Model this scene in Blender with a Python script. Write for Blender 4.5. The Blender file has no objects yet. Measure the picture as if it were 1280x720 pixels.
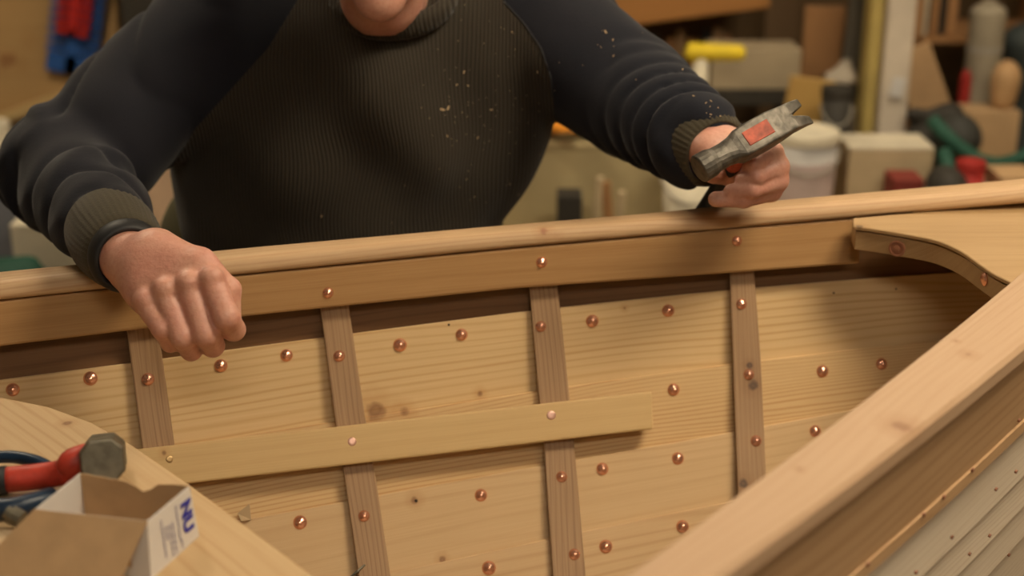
import bpy, bmesh, math, random
import numpy as np
from mathutils import Vector, Matrix
from mathutils.bvhtree import BVHTree
random.seed(4)
scn = bpy.context.scene
col = scn.collection
PI = math.pi

# ------------------------------------------------------------------ camera
CAM = Vector((0, 0, 1.45)); TH = math.radians(20); F = 1280 * 50 / 36
FW = Vector((0, math.cos(TH), -math.sin(TH))); UP = Vector((0, math.sin(TH), math.cos(TH))); RT = Vector((1, 0, 0))
cd = bpy.data.cameras.new('camera'); cam = bpy.data.objects.new('camera', cd); col.objects.link(cam)
cam.location = CAM; cam.rotation_euler = (PI / 2 - TH, 0, 0)
cd.lens = 50; cd.sensor_width = 36; cd.clip_start = .02
cd.dof.use_dof = True; cd.dof.focus_distance = 1.60; cd.dof.aperture_fstop = 2.9; cd.dof.aperture_blades = 0
scn.camera = cam

def ray(px, py): return FW + RT * ((px - 640) / F) + UP * ((360 - py) / F)
def W(px, py, Y):
    d = ray(px, py); return CAM + d * (Y / d.y)
def atZ(px, py, z):
    d = ray(px, py); return CAM + d * ((z - CAM.z) / d.z)
def lerpc(pts, x):
    if x <= pts[0][0]: a, b = pts[0], pts[1]
    elif x >= pts[-1][0]: a, b = pts[-2], pts[-1]
    else:
        for a, b in zip(pts, pts[1:]):
            if a[0] <= x <= b[0]: break
    t = (x - a[0]) / (b[0] - a[0])
    return a[1] + (b[1] - a[1]) * t

# ------------------------------------------------------------------ materials
def mat_new(name):
    m = bpy.data.materials.new(name); m.use_nodes = True
    nt = m.node_tree; b = nt.nodes['Principled BSDF']
    return m, nt, b
def N(nt, t, **k):
    n = nt.nodes.new(t)
    for a, v in k.items():
        if a.startswith('i_'): n.inputs[a[2:].replace('_', ' ')].default_value = v
        else: setattr(n, a, v)
    return n
def mth(nt, op, a, b=None, c=None):
    n = nt.nodes.new('ShaderNodeMath'); n.operation = op
    for i, v in enumerate((a, b, c)):
        if v is None: continue
        if isinstance(v, (int, float)): n.inputs[i].default_value = v
        else: nt.links.new(v, n.inputs[i])
    return n.outputs[0]
def mixc(nt, f, a, b):
    n = nt.nodes.new('ShaderNodeMix'); n.data_type = 'RGBA'
    for s, v in ((n.inputs[0], f), (n.inputs[6], a), (n.inputs[7], b)):
        if isinstance(v, (tuple, float, int)): s.default_value = v if not isinstance(v, tuple) else (*v[:3], 1)
        else: nt.links.new(v, s)
    return n.outputs[2]
def maprange(nt, v, a, b, c=0., d=1.):
    n = nt.nodes.new('ShaderNodeMapRange'); nt.links.new(v, n.inputs[0])
    for i, x in zip((1, 2, 3, 4), (a, b, c, d)): n.inputs[i].default_value = x
    return n.outputs[0]
def bump(nt, b, h, s, d=.001):
    n = N(nt, 'ShaderNodeBump'); n.inputs['Strength'].default_value = s; n.inputs['Distance'].default_value = d
    nt.links.new(h, n.inputs['Height']); nt.links.new(n.outputs[0], b.inputs['Normal'])

def wood(name, base, dark, ring=.008, ringamt=.5, fibre=.35, seed=0., knots=(), rough=.55, warp=.006, blotch=.25, knotcol=(.16, .06, .025)):
    m, nt, b = mat_new(name); L = nt.links
    uv = N(nt, 'ShaderNodeUVMap'); sp = N(nt, 'ShaderNodeSeparateXYZ'); L.new(uv.outputs[0], sp.inputs[0])
    u, v = sp.outputs[0], sp.outputs[1]
    def vec(us, vs, z=0.):
        c = N(nt, 'ShaderNodeCombineXYZ'); L.new(mth(nt, 'MULTIPLY', u, us), c.inputs[0]); L.new(mth(nt, 'MULTIPLY', v, vs), c.inputs[1]); c.inputs[2].default_value = z + seed
        return c.outputs[0]
    def noise(ve, sc=1., det=2.):
        n = N(nt, 'ShaderNodeTexNoise'); n.inputs['Scale'].default_value = sc; n.inputs['Detail'].default_value = det; L.new(ve, n.inputs['Vector']); return n.outputs[0]
    w1 = noise(vec(1.6, 9, 1.3), 1, 1)
    vv = mth(nt, 'ADD', v, mth(nt, 'MULTIPLY', mth(nt, 'SUBTRACT', w1, .5), warp * 12))
    ph = mth(nt, 'MULTIPLY', vv, 2 * PI / ring)
    lo = noise(vec(.8, 30, 4.), 1, 1)
    s = mth(nt, 'SINE', mth(nt, 'ADD', ph, mth(nt, 'MULTIPLY', lo, 9.)))
    r = maprange(nt, s, -.2, 1.); r = mth(nt, 'POWER', r, 2.2)
    r = mth(nt, 'MULTIPLY', r, maprange(nt, noise(vec(.5, 14, 8.)), .3, .7, .15, 1.))
    fi = maprange(nt, noise(vec(9, 620, 2.), 1, 3), .3, .75)
    f = mth(nt, 'ADD', mth(nt, 'MULTIPLY', r, ringamt), mth(nt, 'MULTIPLY', fi, fibre))
    bl = maprange(nt, noise(vec(4, 12, 6.), 1, 3), .35, .75)
    f = mth(nt, 'ADD', f, mth(nt, 'MULTIPLY', bl, blotch)); 
    c = mixc(nt, f, base, dark)
    if knots:
        oc = N(nt, 'ShaderNodeTexCoord'); nz = N(nt, 'ShaderNodeTexNoise'); nz.inputs['Scale'].default_value = 90; L.new(oc.outputs['Object'], nz.inputs['Vector'])
        for (p, rad) in knots:
            d = N(nt, 'ShaderNodeVectorMath', operation='DISTANCE'); L.new(oc.outputs['Object'], d.inputs[0]); d.inputs[1].default_value = p
            dd = mth(nt, 'ADD', d.outputs['Value'], mth(nt, 'MULTIPLY', mth(nt, 'SUBTRACT', nz.outputs[0], .5), rad * .9))
            k = maprange(nt, dd, rad, rad * .45)
            rim = mth(nt, 'MULTIPLY', k, maprange(nt, dd, 0., rad * .8, .55, 1.))
            halo = mth(nt, 'MULTIPLY', maprange(nt, dd, rad * 2.6, rad), .3)
            c = mixc(nt, halo, c, (dark[0] * .9, dark[1] * .75, dark[2] * .6)); c = mixc(nt, mth(nt, 'MULTIPLY', rim, .85), c, knotcol)
    L.new(c, b.inputs['Base Color']); b.inputs['Roughness'].default_value = rough
    b.inputs['Specular IOR Level'].default_value = .3
    bump(nt, b, f, .25, .0006)
    return m
def plain(name, c, rough=.6, metal=0., var=.15, scale=8., spec=.4, bmp=0.):
    m, nt, b = mat_new(name); L = nt.links
    oc = N(nt, 'ShaderNodeTexCoord'); nz = N(nt, 'ShaderNodeTexNoise'); nz.inputs['Scale'].default_value = scale; nz.inputs['Detail'].default_value = 4
    L.new(oc.outputs['Object'], nz.inputs['Vector'])
    f = maprange(nt, nz.outputs[0], .3, .7)
    L.new(mixc(nt, f, tuple(x * (1 - var) for x in c), tuple(min(1, x * (1 + var)) for x in c)), b.inputs['Base Color'])
    b.inputs['Roughness'].default_value = rough; b.inputs['Metallic'].default_value = metal; b.inputs['Specular IOR Level'].default_value = spec
    if bmp: bump(nt, b, nz.outputs[0], bmp, .002)
    return m

PINE = (.56, .375, .175); PINED = (.40, .225, .08)
# ------------------------------------------------------------------ objects
def root(name, loc, label, cat, group=None):
    o = bpy.data.objects.new(name, None); o.empty_display_size = .05; col.objects.link(o); o.location = loc
    o['label'] = label; o['category'] = cat
    if group: o['group'] = group
    return o
def link(o, parent=None, label=None, kind=None):
    col.objects.link(o)
    if parent is not None:
        # world-space vertices: parent chain offset removed
        q = parent; off = Vector((0, 0, 0))
        while q is not None: off += q.location; q = q.parent
        o.parent = parent; o.location = -off
    if label: o['label'] = label
    if kind: o['kind'] = kind
    return o
def mesh(name, verts, faces, m, parent=None, smooth=False, uvs=None, bevel=0., seg=2, **k):
    me = bpy.data.meshes.new(name); me.from_pydata([tuple(v) for v in verts], [], faces); me.update()
    if uvs is not None:
        ul = me.uv_layers.new(name='UVMap'); ul.data.foreach_set('uv', np.asarray(uvs, dtype=np.float32).ravel())
    if m: me.materials.append(m)
    bm = bmesh.new(); bm.from_mesh(me); bmesh.ops.recalc_face_normals(bm, faces=bm.faces); bm.to_mesh(me); bm.free()
    o = bpy.data.objects.new(name, me)
    if smooth: me.polygons.foreach_set('use_smooth', [True] * len(me.polygons))
    if bevel:
        bv = o.modifiers.new('bevel', 'BEVEL'); bv.width = bevel; bv.segments = seg; bv.limit_method = 'ANGLE'; bv.angle_limit = math.radians(40)
    return link(o, parent, **k)
def loft_data(secs, caps=True, closed=True, v0=0.):
    n = len(secs); m = len(secs[0]); V = [p for s in secs for p in s]; Fc = []; UV = []
    ul = [0.]
    for i in range(1, n):
        ul.append(ul[-1] + (sum((Vector(p) for p in secs[i]), Vector()) / m - sum((Vector(p) for p in secs[i - 1]), Vector()) / m).length)
    s0 = secs[n // 2]; vl = [v0]
    for j in range(1, m + 1): vl.append(vl[-1] + (Vector(s0[j % m]) - Vector(s0[j - 1])).length)
    for i in range(n - 1):
        for j in range(m if closed else m - 1):
            k = (j + 1) % m
            Fc.append((i * m + j, (i + 1) * m + j, (i + 1) * m + k, i * m + k))
            UV += [(ul[i], vl[j]), (ul[i + 1], vl[j]), (ul[i + 1], vl[j + 1]), (ul[i], vl[j + 1])]
    if caps and closed:
        Fc.append(tuple(range(m))); UV += [(ul[0] + .3 * vl[j] * 0, vl[j]) for j in range(m)]
        Fc.append(tuple((n - 1) * m + j for j in reversed(range(m)))); UV += [(ul[-1], vl[j]) for j in reversed(range(m))]
    return V, Fc, UV
def loft(name, secs, m, parent=None, caps=True, closed=True, v0=None, **k):
    V, Fc, UV = loft_data(secs, caps, closed, random.random() * 9 if v0 is None else v0)
    return mesh(name, V, Fc, m, parent, uvs=UV, **k)
class MB:
    def __init__(s): s.v = []; s.f = []; s.uv = []
    def add(s, V, Fc, UV=None):
        b = len(s.v); s.v += [Vector(p) for p in V]; s.f += [tuple(i + b for i in f) for f in Fc]
        s.uv += UV if UV else [(0, 0)] * sum(len(f) for f in Fc)
        return s
    def box(s, c, d, M=None):
        c = Vector(c); x, y, z = (q / 2 for q in d); long = max(range(3), key=lambda i: d[i])
        M = M or Matrix.Identity(3)
        V = [Vector((a * x, b * y, e * z)) for a in (-1, 1) for b in (-1, 1) for e in (-1, 1)]
        Fc = [(0, 1, 3, 2), (4, 6, 7, 5), (0, 4, 5, 1), (2, 3, 7, 6), (0, 2, 6, 4), (1, 5, 7, 3)]
        r = random.random() * 5; UV = []
        for f in Fc:
            for i in f:
                p = V[i]; o = [p[j] for j in range(3) if j != long]
                UV.append((p[long] + r, o[0] + o[1] + r))
        return s.add([M @ p + c for p in V], Fc, UV)
    def tube(s, pts, r, n=12, caps=True):
        pts = [Vector(p) for p in pts]; R = r if isinstance(r, (list, tuple)) else [r] * len(pts); secs = []
        prev = None
        for i, p in enumerate(pts):
            t = (pts[min(i + 1, len(pts) - 1)] - pts[max(i - 1, 0)]).normalized()
            if prev is None: a = t.orthogonal().normalized()
            else: a = (prev - t * prev.dot(t)).normalized()
            prev = a; b = t.cross(a)
            secs.append([p + (a * math.cos(2 * PI * k / n) + b * math.sin(2 * PI * k / n)) * R[i] for k in range(n)])
        return s.add(*loft_data(secs, caps))
    def lathe(s, c, prof, n=24, M=None):
        c = Vector(c); M = M or Matrix.Identity(3)
        secs = [[c + M @ Vector((r * math.cos(2 * PI * k / n), r * math.sin(2 * PI * k / n), z)) for k in range(n)] for r, z in prof]
        return s.add(*loft_data(secs, True))
    def build(s, name, m, parent=None, **k): return mesh(name, s.v, s.f, m, parent, uvs=s.uv, **k)
def smoothpath(pts, n=8):
    pts = [Vector(p) for p in pts]; out = []
    P = [pts[0] * 2 - pts[1]] + pts + [pts[-1] * 2 - pts[-2]]
    for i in range(1, len(P) - 2):
        for k in range(n):
            t = k / n
            out.append(.5 * ((2 * P[i]) + (P[i + 1] - P[i - 1]) * t + (2 * P[i - 1] - 5 * P[i] + 4 * P[i + 1] - P[i + 2]) * t * t + (3 * P[i] - P[i - 1] - 3 * P[i + 1] + P[i + 2]) * t ** 3))
    return out + [pts[-1]]

# ================================================================== BOAT
def zsh(x): return .90 + .03 * (x + .6) / 1.35
def ysh(x): return 1.712 + .21 * x - .10 * x * x
def gn(d): return .08 * d + (.16 * d * d if d > 0 else 0)
def g(d): return .22 * d + (.7 * d * d if d > 0 else 0)
def fs(px, py, off=0.):
    d = ray(px, py); lo, hi = .5, 4.
    for _ in range(44):
        m = (lo + hi) / 2; p = CAM + d * m
        if p.y < ysh(p.x) - g(zsh(p.x) - p.z) - off: lo = m
        else: hi = m
    return CAM + d * lo
def fnorm(px, py):
    a = fs(px - 3, py); b = fs(px + 3, py); c = fs(px, py + 3); n = (b - a).cross(c - fs(px, py - 3)).normalized()
    return n if n.y < 0 else -n
CREASE = [(-260, 407), (0, 375), (320, 341), (640, 309.5), (960, 281), (1280, 254), (1390, 245)]
BOW = fs(1390, 245, .03); CA = Vector((-math.cos(math.radians(30)), -math.sin(math.radians(30)), 0)); CB = Vector((.5, -.866, 0))
def ab(p): q = p - BOW; return q.dot(CA), q.dot(CB)
def fromab(a, b, z): v = BOW + CA * a + CB * b; v.z = z; return v
def clampfar(p):
    a, b = ab(p)
    if b > -.012: p = fromab(a, -.012, p.z)
    return p
bz = .28
boat = root('wooden_dinghy', (0, 1.3, bz), 'half built clinker dinghy of pale pine planks with rows of copper rivets', 'boat')

SHK = [(tuple(fs(470, 514, -.004)), .014), (tuple(fs(505, 514, -.004)), .008), (tuple(fs(600, 492, -.006)), .005), (tuple(fs(910, 360, -.003)), .004), (tuple(fs(780, 357 + 28, -.003)), .003)]
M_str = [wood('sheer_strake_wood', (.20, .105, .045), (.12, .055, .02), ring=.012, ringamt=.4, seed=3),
         wood('strake_pine_a', (.66, .475, .25), (.46, .255, .09), ring=.0095, ringamt=.75, fibre=.22, seed=11, blotch=.08, knots=SHK),
         wood('strake_pine_b', (.64, .45, .23), (.42, .21, .07), ring=.0055, ringamt=.85, fibre=.25, seed=21, blotch=.1, knots=SHK),
         wood('strake_pine_c', (.60, .42, .23), (.42, .25, .11), ring=.016, ringamt=.3, fibre=.25, seed=31, blotch=.12, knots=[(tuple(fs(518, 625, -.004)), .006), (tuple(fs(553, 700, -.009)), .005)]),
         wood('strake_pine_d', (.58, .40, .22), (.40, .235, .10), ring=.014, ringamt=.35, fibre=.25, seed=41, blotch=.12)]
EDGES = [[(-260, 402), (0, 371), (320, 338), (640, 306), (960, 278), (1280, 252), (1390, 243)],
         [(-260, 512), (0, 473), (160, 455), (400, 424), (640, 391), (703, 383), (915, 362), (1173, 342), (1390, 330)],
         [(-260, 635), (0, 592), (400, 530), (640, 494), (712, 483), (915, 453), (1160, 427), (1390, 405)],
         [(-260, 745), (0, 703), (300, 650), (430, 627), (640, 587), (720, 575), (907, 543), (1019, 520), (1390, 455)],
         [(-260, 872), (0, 818), (488, 717), (640, 684), (730, 663), (870, 635), (1390, 540)],
         [(-260, 1010), (0, 945), (640, 785), (1390, 615)],
         [(-260, 1160), (0, 1080), (640, 900), (1390, 690)]]
TK = .011
def smooth_edge(pts):
    xs = np.array([p[0] for p in pts], float); ys = np.array([p[1] for p in pts], float)
    c = np.polyfit(xs, ys, 3 if len(pts) > 5 else 2)
    return lambda x: .35 * lerpc(pts, x) + .65 * float(np.polyval(c, x))
EF = [smooth_edge(e) for e in EDGES]
strakes = []
far_low = []
for k in range(6):
    secs = []
    for i in range(61):
        px = -260 + 1650 * i / 60
        yt, yb = EF[k](px), EF[k + 1](px) + 17
        dnt = fnorm(px, min(yt, 900)); 
        A = clampfar(fs(px, yt, 0)); B = clampfar(fs(px, yb, -TK))
        Mi = clampfar(fs(px, (yt + yb) / 2, -TK * .45))
        out = -dnt * TK
        secs.append([A, Mi, B, B + out, Mi + out, A + out])
        if k == 5: far_low.append(B.copy())
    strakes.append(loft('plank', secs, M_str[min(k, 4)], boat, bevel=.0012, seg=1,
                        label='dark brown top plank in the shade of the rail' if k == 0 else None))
# garboard and keel closing the bottom
gs = []
for p in far_low:
    a, b = ab(p); q = fromab(a, 0., bz + .03)
    gs.append([p, q, q + Vector((0, 0, -.012)), p + Vector((0, 0, -.012))])
loft('garboard', gs, M_str[3], boat)
ks = []
for i in range(12):
    a = .12 + i * .13
    ks.append([fromab(a, s * .015, z) for s, z in ((-1, bz + .03), (1, bz + .03), (1, bz - .0), (-1, bz - .0))])
loft('keel', ks, M_str[0], boat)

# ribs
M_rib = wood('rib_wood', (.40, .255, .14), (.22, .125, .065), ring=.006, ringamt=.45, fibre=.5, seed=51, knots=[(tuple(fs(941, 482, .01)), .008), (tuple(fs(937, 457, .01)), .005), (tuple(fs(929, 604, .01)), .007)], knotcol=(.03, .025, .03))
RIBS = [[(370, 152, 191), (418, 159, 199), (555, 177, 218), (640, 190, 232), (800, 205, 250)],
        [(345, 394, 430), (390, 401, 437), (520, 418, 456), (600, 431, 470), (720, 448, 488), (860, 463, 506)],
        [(315, 656, 692), (365, 662, 698), (490, 673, 711), (560, 680, 718), (720, 691, 732), (860, 698, 742)],
        [(290, 908, 938), (345, 912, 943), (450, 916, 951), (610, 922, 958), (720, 926, 964), (860, 931, 971)]]
ribs = []
for R in RIBS:
    L_ = [(y, a) for y, a, b in R]; R_ = [(y, b) for y, a, b in R]
    y0, y1 = R[0][0], R[-1][0]; secs = []
    for i in range(31):
        y = y0 + (y1 - y0) * i / 30
        xl, xr = lerpc(L_, y), lerpc(R_, y)
        secs.append([fs(xl, y, .0005), fs(xr, y, .0005), fs(xr, y, .011), fs(xl, y, .011)])
    ribs.append(loft('rib', secs, M_rib, boat, bevel=.0018, label=None))

# inwale
M_inw = wood('inwale_wood', (.42, .245, .10), (.28, .14, .05), ring=.02, ringamt=.3, fibre=.4, seed=61)
def capP(px, py): A = fs(px, lerpc(CREASE, px), .034); return tuple(atZ(px, py, A.z + .013))
M_cap = wood('rail_pine', (.56, .385, .22), (.38, .20, .09), ring=.0065, ringamt=.6, fibre=.35, seed=71, blotch=.12, knots=[(capP(680, 291), .007), (capP(700, 294), .005), (capP(712, 295), .004), (capP(55, 345), .006), (capP(525, 299), .0025), (capP(1110, 242), .003), (capP(1052, 250), .002), (capP(1186, 234), .002), (capP(1274, 228), .004)], knotcol=(.26, .08, .045))
INB = [(-260, 468), (0, 433), (320, 394), (640, 361), (915, 341), (1093, 328), (1390, 305)]
secs = []
for i in range(61):
    px = -260 + (1075 + 260) * i / 60
    yt, yb = lerpc(CREASE, px) + 1, lerpc(INB, px)
    A = fs(px, yt, .031); B = fs(px, yb, .029)
    n = fnorm(px, yt)
    secs.append([A, B, B - n * .0195 , A - n * .0195])
inwale = loft('inwale', secs, M_inw, boat, bevel=.003)

# cap rail, far side
CAPFAR = [(-260, 364), (0, 338), (320, 307), (640, 279), (800, 266), (960, 250), (1280, 222), (1480, 206)]
secs = []
for i in range(71):
    px = -260 + 1740 * i / 70
    A = fs(px, lerpc(CREASE, px), .034); h = .019; zt = A.z + h
    Fr = atZ(px, lerpc(CAPFAR, px), zt)
    bk = Vector((Fr.x - A.x, Fr.y - A.y, 0)); w = bk.length; bk.normalize()
    prof = [(0.001, 0), (-.001, .004), (0, .009), (.003, .0145), (.009, .0185), (.014, h), (w - .006, h), (w - .001, h - .005), (w, .003), (w - .002, 0)]
    secs.append([A + bk * a + Vector((0, 0, b)) for a, b in prof])
cap_far = loft('rail_cap', secs, M_cap, boat, smooth=False)
for p in cap_far.data.polygons: p.use_smooth = len(p.vertices) == 4
# outwale under the cap
secs = []
for i in range(41):
    px = -260 + 1650 * i / 40
    A = fs(px, lerpc(CREASE, px), -.010); 
    secs.append([A + Vector((0, a, b)) for a, b in ((0, -.001), (.02, -.001), (.018, -.035), (.0, -.035))])
loft('outwale', secs, M_inw, boat, bevel=.002)

# near side -------------------------------------------------------
NIN = [(600, 845), (700, 778), (780, 720), (960, 588), (1150, 440), (1280, 332), (1390, 240)]
NOUT = [(820, 770), (895, 720), (960, 673), (1120, 556), (1263, 440), (1375, 345), (1470, 262)]
def znr(px): return .925 + .022 * (px - 780) / 600
IN3 = [atZ(x, y, znr(x)) for x, y in NIN]; OUT3 = [atZ(x, y, znr(x) - .006) for x, y in NOUT]
ain = [ab(p) for p in IN3]; aout = [ab(p) for p in OUT3]
cin = np.polyfit([a for a, b in ain], [b for a, b in ain], 2); cout = np.polyfit([a for a, b in aout], [b for a, b in aout], 2)
zn = np.polyfit([a for a, b in ain], [p.z for p in IN3], 1)
bin_ = lambda a: float(np.polyval(cin, a)); bout = lambda a: float(np.polyval(cout, a)); zna = lambda a: float(np.polyval(zn, a))
AM = 1.45
M_capn = wood('near_rail_pine', (.455, .31, .195), (.33, .19, .10), ring=.009, ringamt=.55, fibre=.3, seed=81, blotch=.2,
              knots=[(tuple(atZ(1130, 524, .935)), .0115), (tuple(atZ(1196, 424, .938)), .003), (tuple(atZ(1212, 438, .938)), .006), (tuple(atZ(1000, 584, .93)), .003)], knotcol=(.17, .07, .03))
secs = []
for i in range(61):
    a = -.06 + (AM + .06) * i / 60; z = zna(a); bi, bo = bin_(a), bout(a); h = .017
    prof = [(bi, -h), (bi, -.003), (bi + .003, 0), (bo - .004, -.006), (bo, -.010), (bo, -h - .006)]
    secs.append([fromab(a, b, z + dz) for b, dz in prof])
cap_near = loft('rail_cap', secs, M_capn, boat, label='wide pinkish pine near rail cap with an oval knot')
# near surface
def nsurf(px, py, off=0.):
    d = ray(px, py); lo, hi = .3, 4.
    for _ in range(44):
        m = (lo + hi) / 2; p = CAM + d * m; a, b = ab(p)
        if b > bout(a) - .006 - gn(zna(a) - .02 - p.z) + off: lo = m
        else: hi = m
    return CAM + d * lo
NS = [[(1000, 795), (1088, 716), (1280, 533), (1390, 425)],
      [(1030, 842), (1154, 720), (1280, 595), (1390, 480)],
      [(1050, 865), (1197, 720), (1280, 640), (1390, 530)],
      [(1070, 885), (1237, 720), (1280, 679), (1390, 570)]]
zfun = [lambda a: zna(a) - .017]
for e in NS:
    P3 = [q for q in (nsurf(x, y) for x, y in e) if q.y < 2.2 and ab(q)[0] > .1]; A3 = [ab(p)[0] for p in P3]
    c = np.polyfit(A3, [p.z - zna(q) for p, q in zip(P3, A3)], 1) * .5 + np.array([0, .5 * np.mean([p.z - zna(q) for p, q in zip(P3, A3)])])
    zfun.append(lambda a, c=c: zna(a) + float(np.polyval(c, max(-.05, min(a, 1.0)))))
d3 = [zfun[4](.5) - zna(.5)]
for k in range(3):
    zfun.append(lambda a, k=k: zfun[4](a) - (zfun[4](a) - bz - .03) * (k + 1) / 3)
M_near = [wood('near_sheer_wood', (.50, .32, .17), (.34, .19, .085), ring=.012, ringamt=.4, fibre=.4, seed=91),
          wood('cool_lit_outer_pine', (.80, .70, .56), (.58, .45, .31), ring=.008, ringamt=.35, fibre=.35, seed=95)]  # outer pine greyed and paled so its colour carries the cool light
def nb(a, z): return max(.012, bout(a) - .010 - gn(zna(a) - .02 - z))
near_pl = []
low = []
for k in range(len(zfun) - 1):
    secs = []
    for i in range(51):
        a = -.03 + (AM + .03) * i / 50; zt = zfun[k](a) + (.012 if k else 0); zb = zfun[k + 1](a)
        bt = nb(a, zt) - (.008 if k else 0); bb = nb(a, zb) + .002
        secs.append([fromab(a, bt, zt), fromab(a, bb, zb), fromab(a, max(.006, bb - .010), zb), fromab(a, max(.006, bt - .010), zt)])
        if k == len(zfun) - 2: low.append(fromab(a, bb, zb))
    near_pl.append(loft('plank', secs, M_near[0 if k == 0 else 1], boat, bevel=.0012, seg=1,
                        label='brown outer top plank under the near rail' if k == 0 else 'outer plank of the near side, cool light paled into its colour'))
gs = []
for p in low:
    a, b = ab(p); q = fromab(a, 0., bz + .03)
    gs.append([p, q, q + Vector((0, 0, -.012)), p + Vector((0, 0, -.012))])
loft('garboard', gs, M_near[1], boat)
# bead strip along the bottom of the near sheer plank
secs = []
for i in range(51):
    a = -.03 + (AM + .03) * i / 50; zb = zfun[1](a) - .001; zt = zb + .016
    bb, bt = nb(a, zb) + .002, nb(a, zt) + .002
    secs.append([fromab(a, bt, zt), fromab(a, bt + .0022, zt - .001), fromab(a, bb + .0040, zb + .002), fromab(a, bb, zb)])
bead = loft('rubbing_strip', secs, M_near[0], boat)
# stem
MB().box(BOW + Vector((.02, .012, -.24)), (.06, .04, .46), Matrix.Rotation(math.radians(30), 3, 'Z')).build('stem', M_inw, boat, bevel=.004)

# breasthook
M_bh = wood('breasthook_wood', (.43, .285, .14), (.29, .17, .07), ring=.03, ringamt=.25, fibre=.6, seed=101, blotch=.4, knots=[(tuple(W(1075, 284, 1.70)), .006)], knotcol=(.06, .035, .02))
zb = fs(1180, 263, .031).z - .001
aft = [(1067, 283), (1085, 285), (1110, 289), (1140, 294), (1165, 299), (1185, 306), (1203, 315), (1220, 327), (1240, 341), (1262, 352), (1290, 365)]
top = [atZ(x, y, zb) for x, y in aft]
# fore side follows the far crease then the near rail
fore = [atZ(x, lerpc(CREASE, x) + .5, zb) for x in (1390, 1330, 1270, 1210, 1150, 1100, 1066)]
ring = top + [atZ(1340, 320, zb)] + fore
ring = smoothpath(top, 3) + [atZ(1340, 320, zb)] + fore
n = len(ring)
na = len(smoothpath(top, 3))
def lay(z0, z1, ins):
    V = []
    for z in (z0, z1):
        for i, p in enumerate(ring):
            q = p.copy()
            if i < na: q = q + (BOW - q).normalized() * ins * (1 if True else 0)
            q.z = z; V.append(q)
    Fc = [tuple(range(n)), tuple(reversed(range(n, 2 * n)))] + [(i, (i + 1) % n, n + (i + 1) % n, n + i) for i in range(n)]
    UVs = []
    for f in Fc:
        for j in f:
            p = V[j]
            UVs.append((p.x, p.y * 1.0 + p.z))
    return V, Fc, UVs
mb = MB(); mb.add(*lay(zb, zb - .005, 0.)); mb.add(*lay(zb - .0045, zb - .0075, .007)); mb.add(*lay(zb - .007, zb - .031, .0035))
breast = mb.build('breasthook', M_bh, boat, bevel=.001, seg=1)

# thwart riser
M_ris = wood('riser_wood', (.60, .42, .20), (.46, .29, .12), ring=.018, ringamt=.25, fibre=.3, seed=111, knots=[(tuple(fs(205, 566, .03)), .004)])
secs = []
for i in range(41):
    px = 60 + (815 - 60) * i / 40
    yt = 489 + (815 - px) * .1125; yb = 536 + (817 - px) * .1175
    A = fs(px, yt, .029); B = fs(px + 2 * i / 40, yb, .029); n_ = fnorm(px, yt)
    secs.append([A, B, B - n_ * .018, A - n_ * .018])
riser = loft('thwart_riser', secs, M_ris, boat, bevel=.0025)

# copper roves
mc, ntc, bc = mat_new('copper'); 
oc = N(ntc, 'ShaderNodeTexCoord'); nz = N(ntc, 'ShaderNodeTexNoise'); nz.inputs['Scale'].default_value = 300; ntc.links.new(oc.outputs['Object'], nz.inputs['Vector'])
ntc.links.new(mixc(ntc, nz.outputs[0], (.98, .56, .40), (.80, .38, .25)), bc.inputs['Base Color'])
bc.inputs['Metallic'].default_value = .85; bc.inputs['Roughness'].default_value = .24
M_cop = mc
M_copl = plain('pink_copper', (.80, .50, .40), .4, .6)
M_brass = plain('dull_brass', (.5, .34, .16), .4, .8)
M_dark = plain('dark_hole', (.03, .018, .012), .9)
M_plug = plain('reddish_plug', (.26, .11, .06), .4)
def frame(n):
    n = n.normalized(); a = n.orthogonal().normalized(); b = n.cross(a)
    return Matrix((a, b, n)).transposed()
ROVE = [(.0071, -.001), (.0073, .0006), (.0068, .0016), (.0050, .0031), (.0030, .0044), (.0024, .0046), (.0021, .0054), (.0012, .0059), (.0002, .006)]
FLAT = [(.0055, -.001), (.0056, .0006), (.0045, .0012), (.0015, .0013), (.0002, .0011)]
def rivet(px, py, off, parent, prof=ROVE, m=None, s=1., name='rivet', lab=None, p=None, n=None):
    p = p or fs(px, py, off); n = n or fnorm(px, py)
    M = frame((n + Vector((random.uniform(-.13, .13), 0, random.uniform(-.13, .13)))).normalized())
    s *= random.uniform(.94, 1.05)
    mb = MB(); mb.lathe(p, [(r * s, z * s) for r, z in prof], 20, M)
    if prof is ROVE:      # peened, slightly irregular nail end
        for v in mb.v[-60:]: v += M @ Vector((.0004, .0003, 0)) * s
    return mb.build(name, m or M_cop, parent, smooth=True, label=lab)
def frac(k, px, py):
    t = (py - EF[k](px)) / (EF[k + 1](px) + 17 - EF[k](px)); return -TK * .95 * max(0, min(1, t))
for px, py in ((410, 366), (677, 328), (921, 301)): rivet(px, py, .030, inwale, s=.95)
for k, lst in ((0, [(185, 474)]), (1, [(424, 445), (455, 645)]), (2, [(676, 408), (702, 596), (718, 693)]), (3, [(927, 380), (936, 468), (945, 551)])):
    for px, py in lst: rivet(px, py, .011, ribs[k], s=1.0)
for k, lst in ((1, [(16, 487), (113, 473), (276, 457), (358, 444), (500, 431), (577, 418), (740, 401), (835, 388)]),
               (2, [(842, 487), (1028, 464), (1102, 455)]),
               (3, [(375, 653), (601, 619), (753, 586), (847, 573), (1019, 539)]),
               (4, [(611, 710), (757, 683), (853, 658)])):
    for px, py in lst: rivet(px, py, frac(k, px, py), strakes[k], s=1.14)
for px, py in ((440, 552), (689, 519)): rivet(px, py, .029, riser, FLAT, M_copl, name='rivet', lab='small flat pink copper rivet head')
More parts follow.
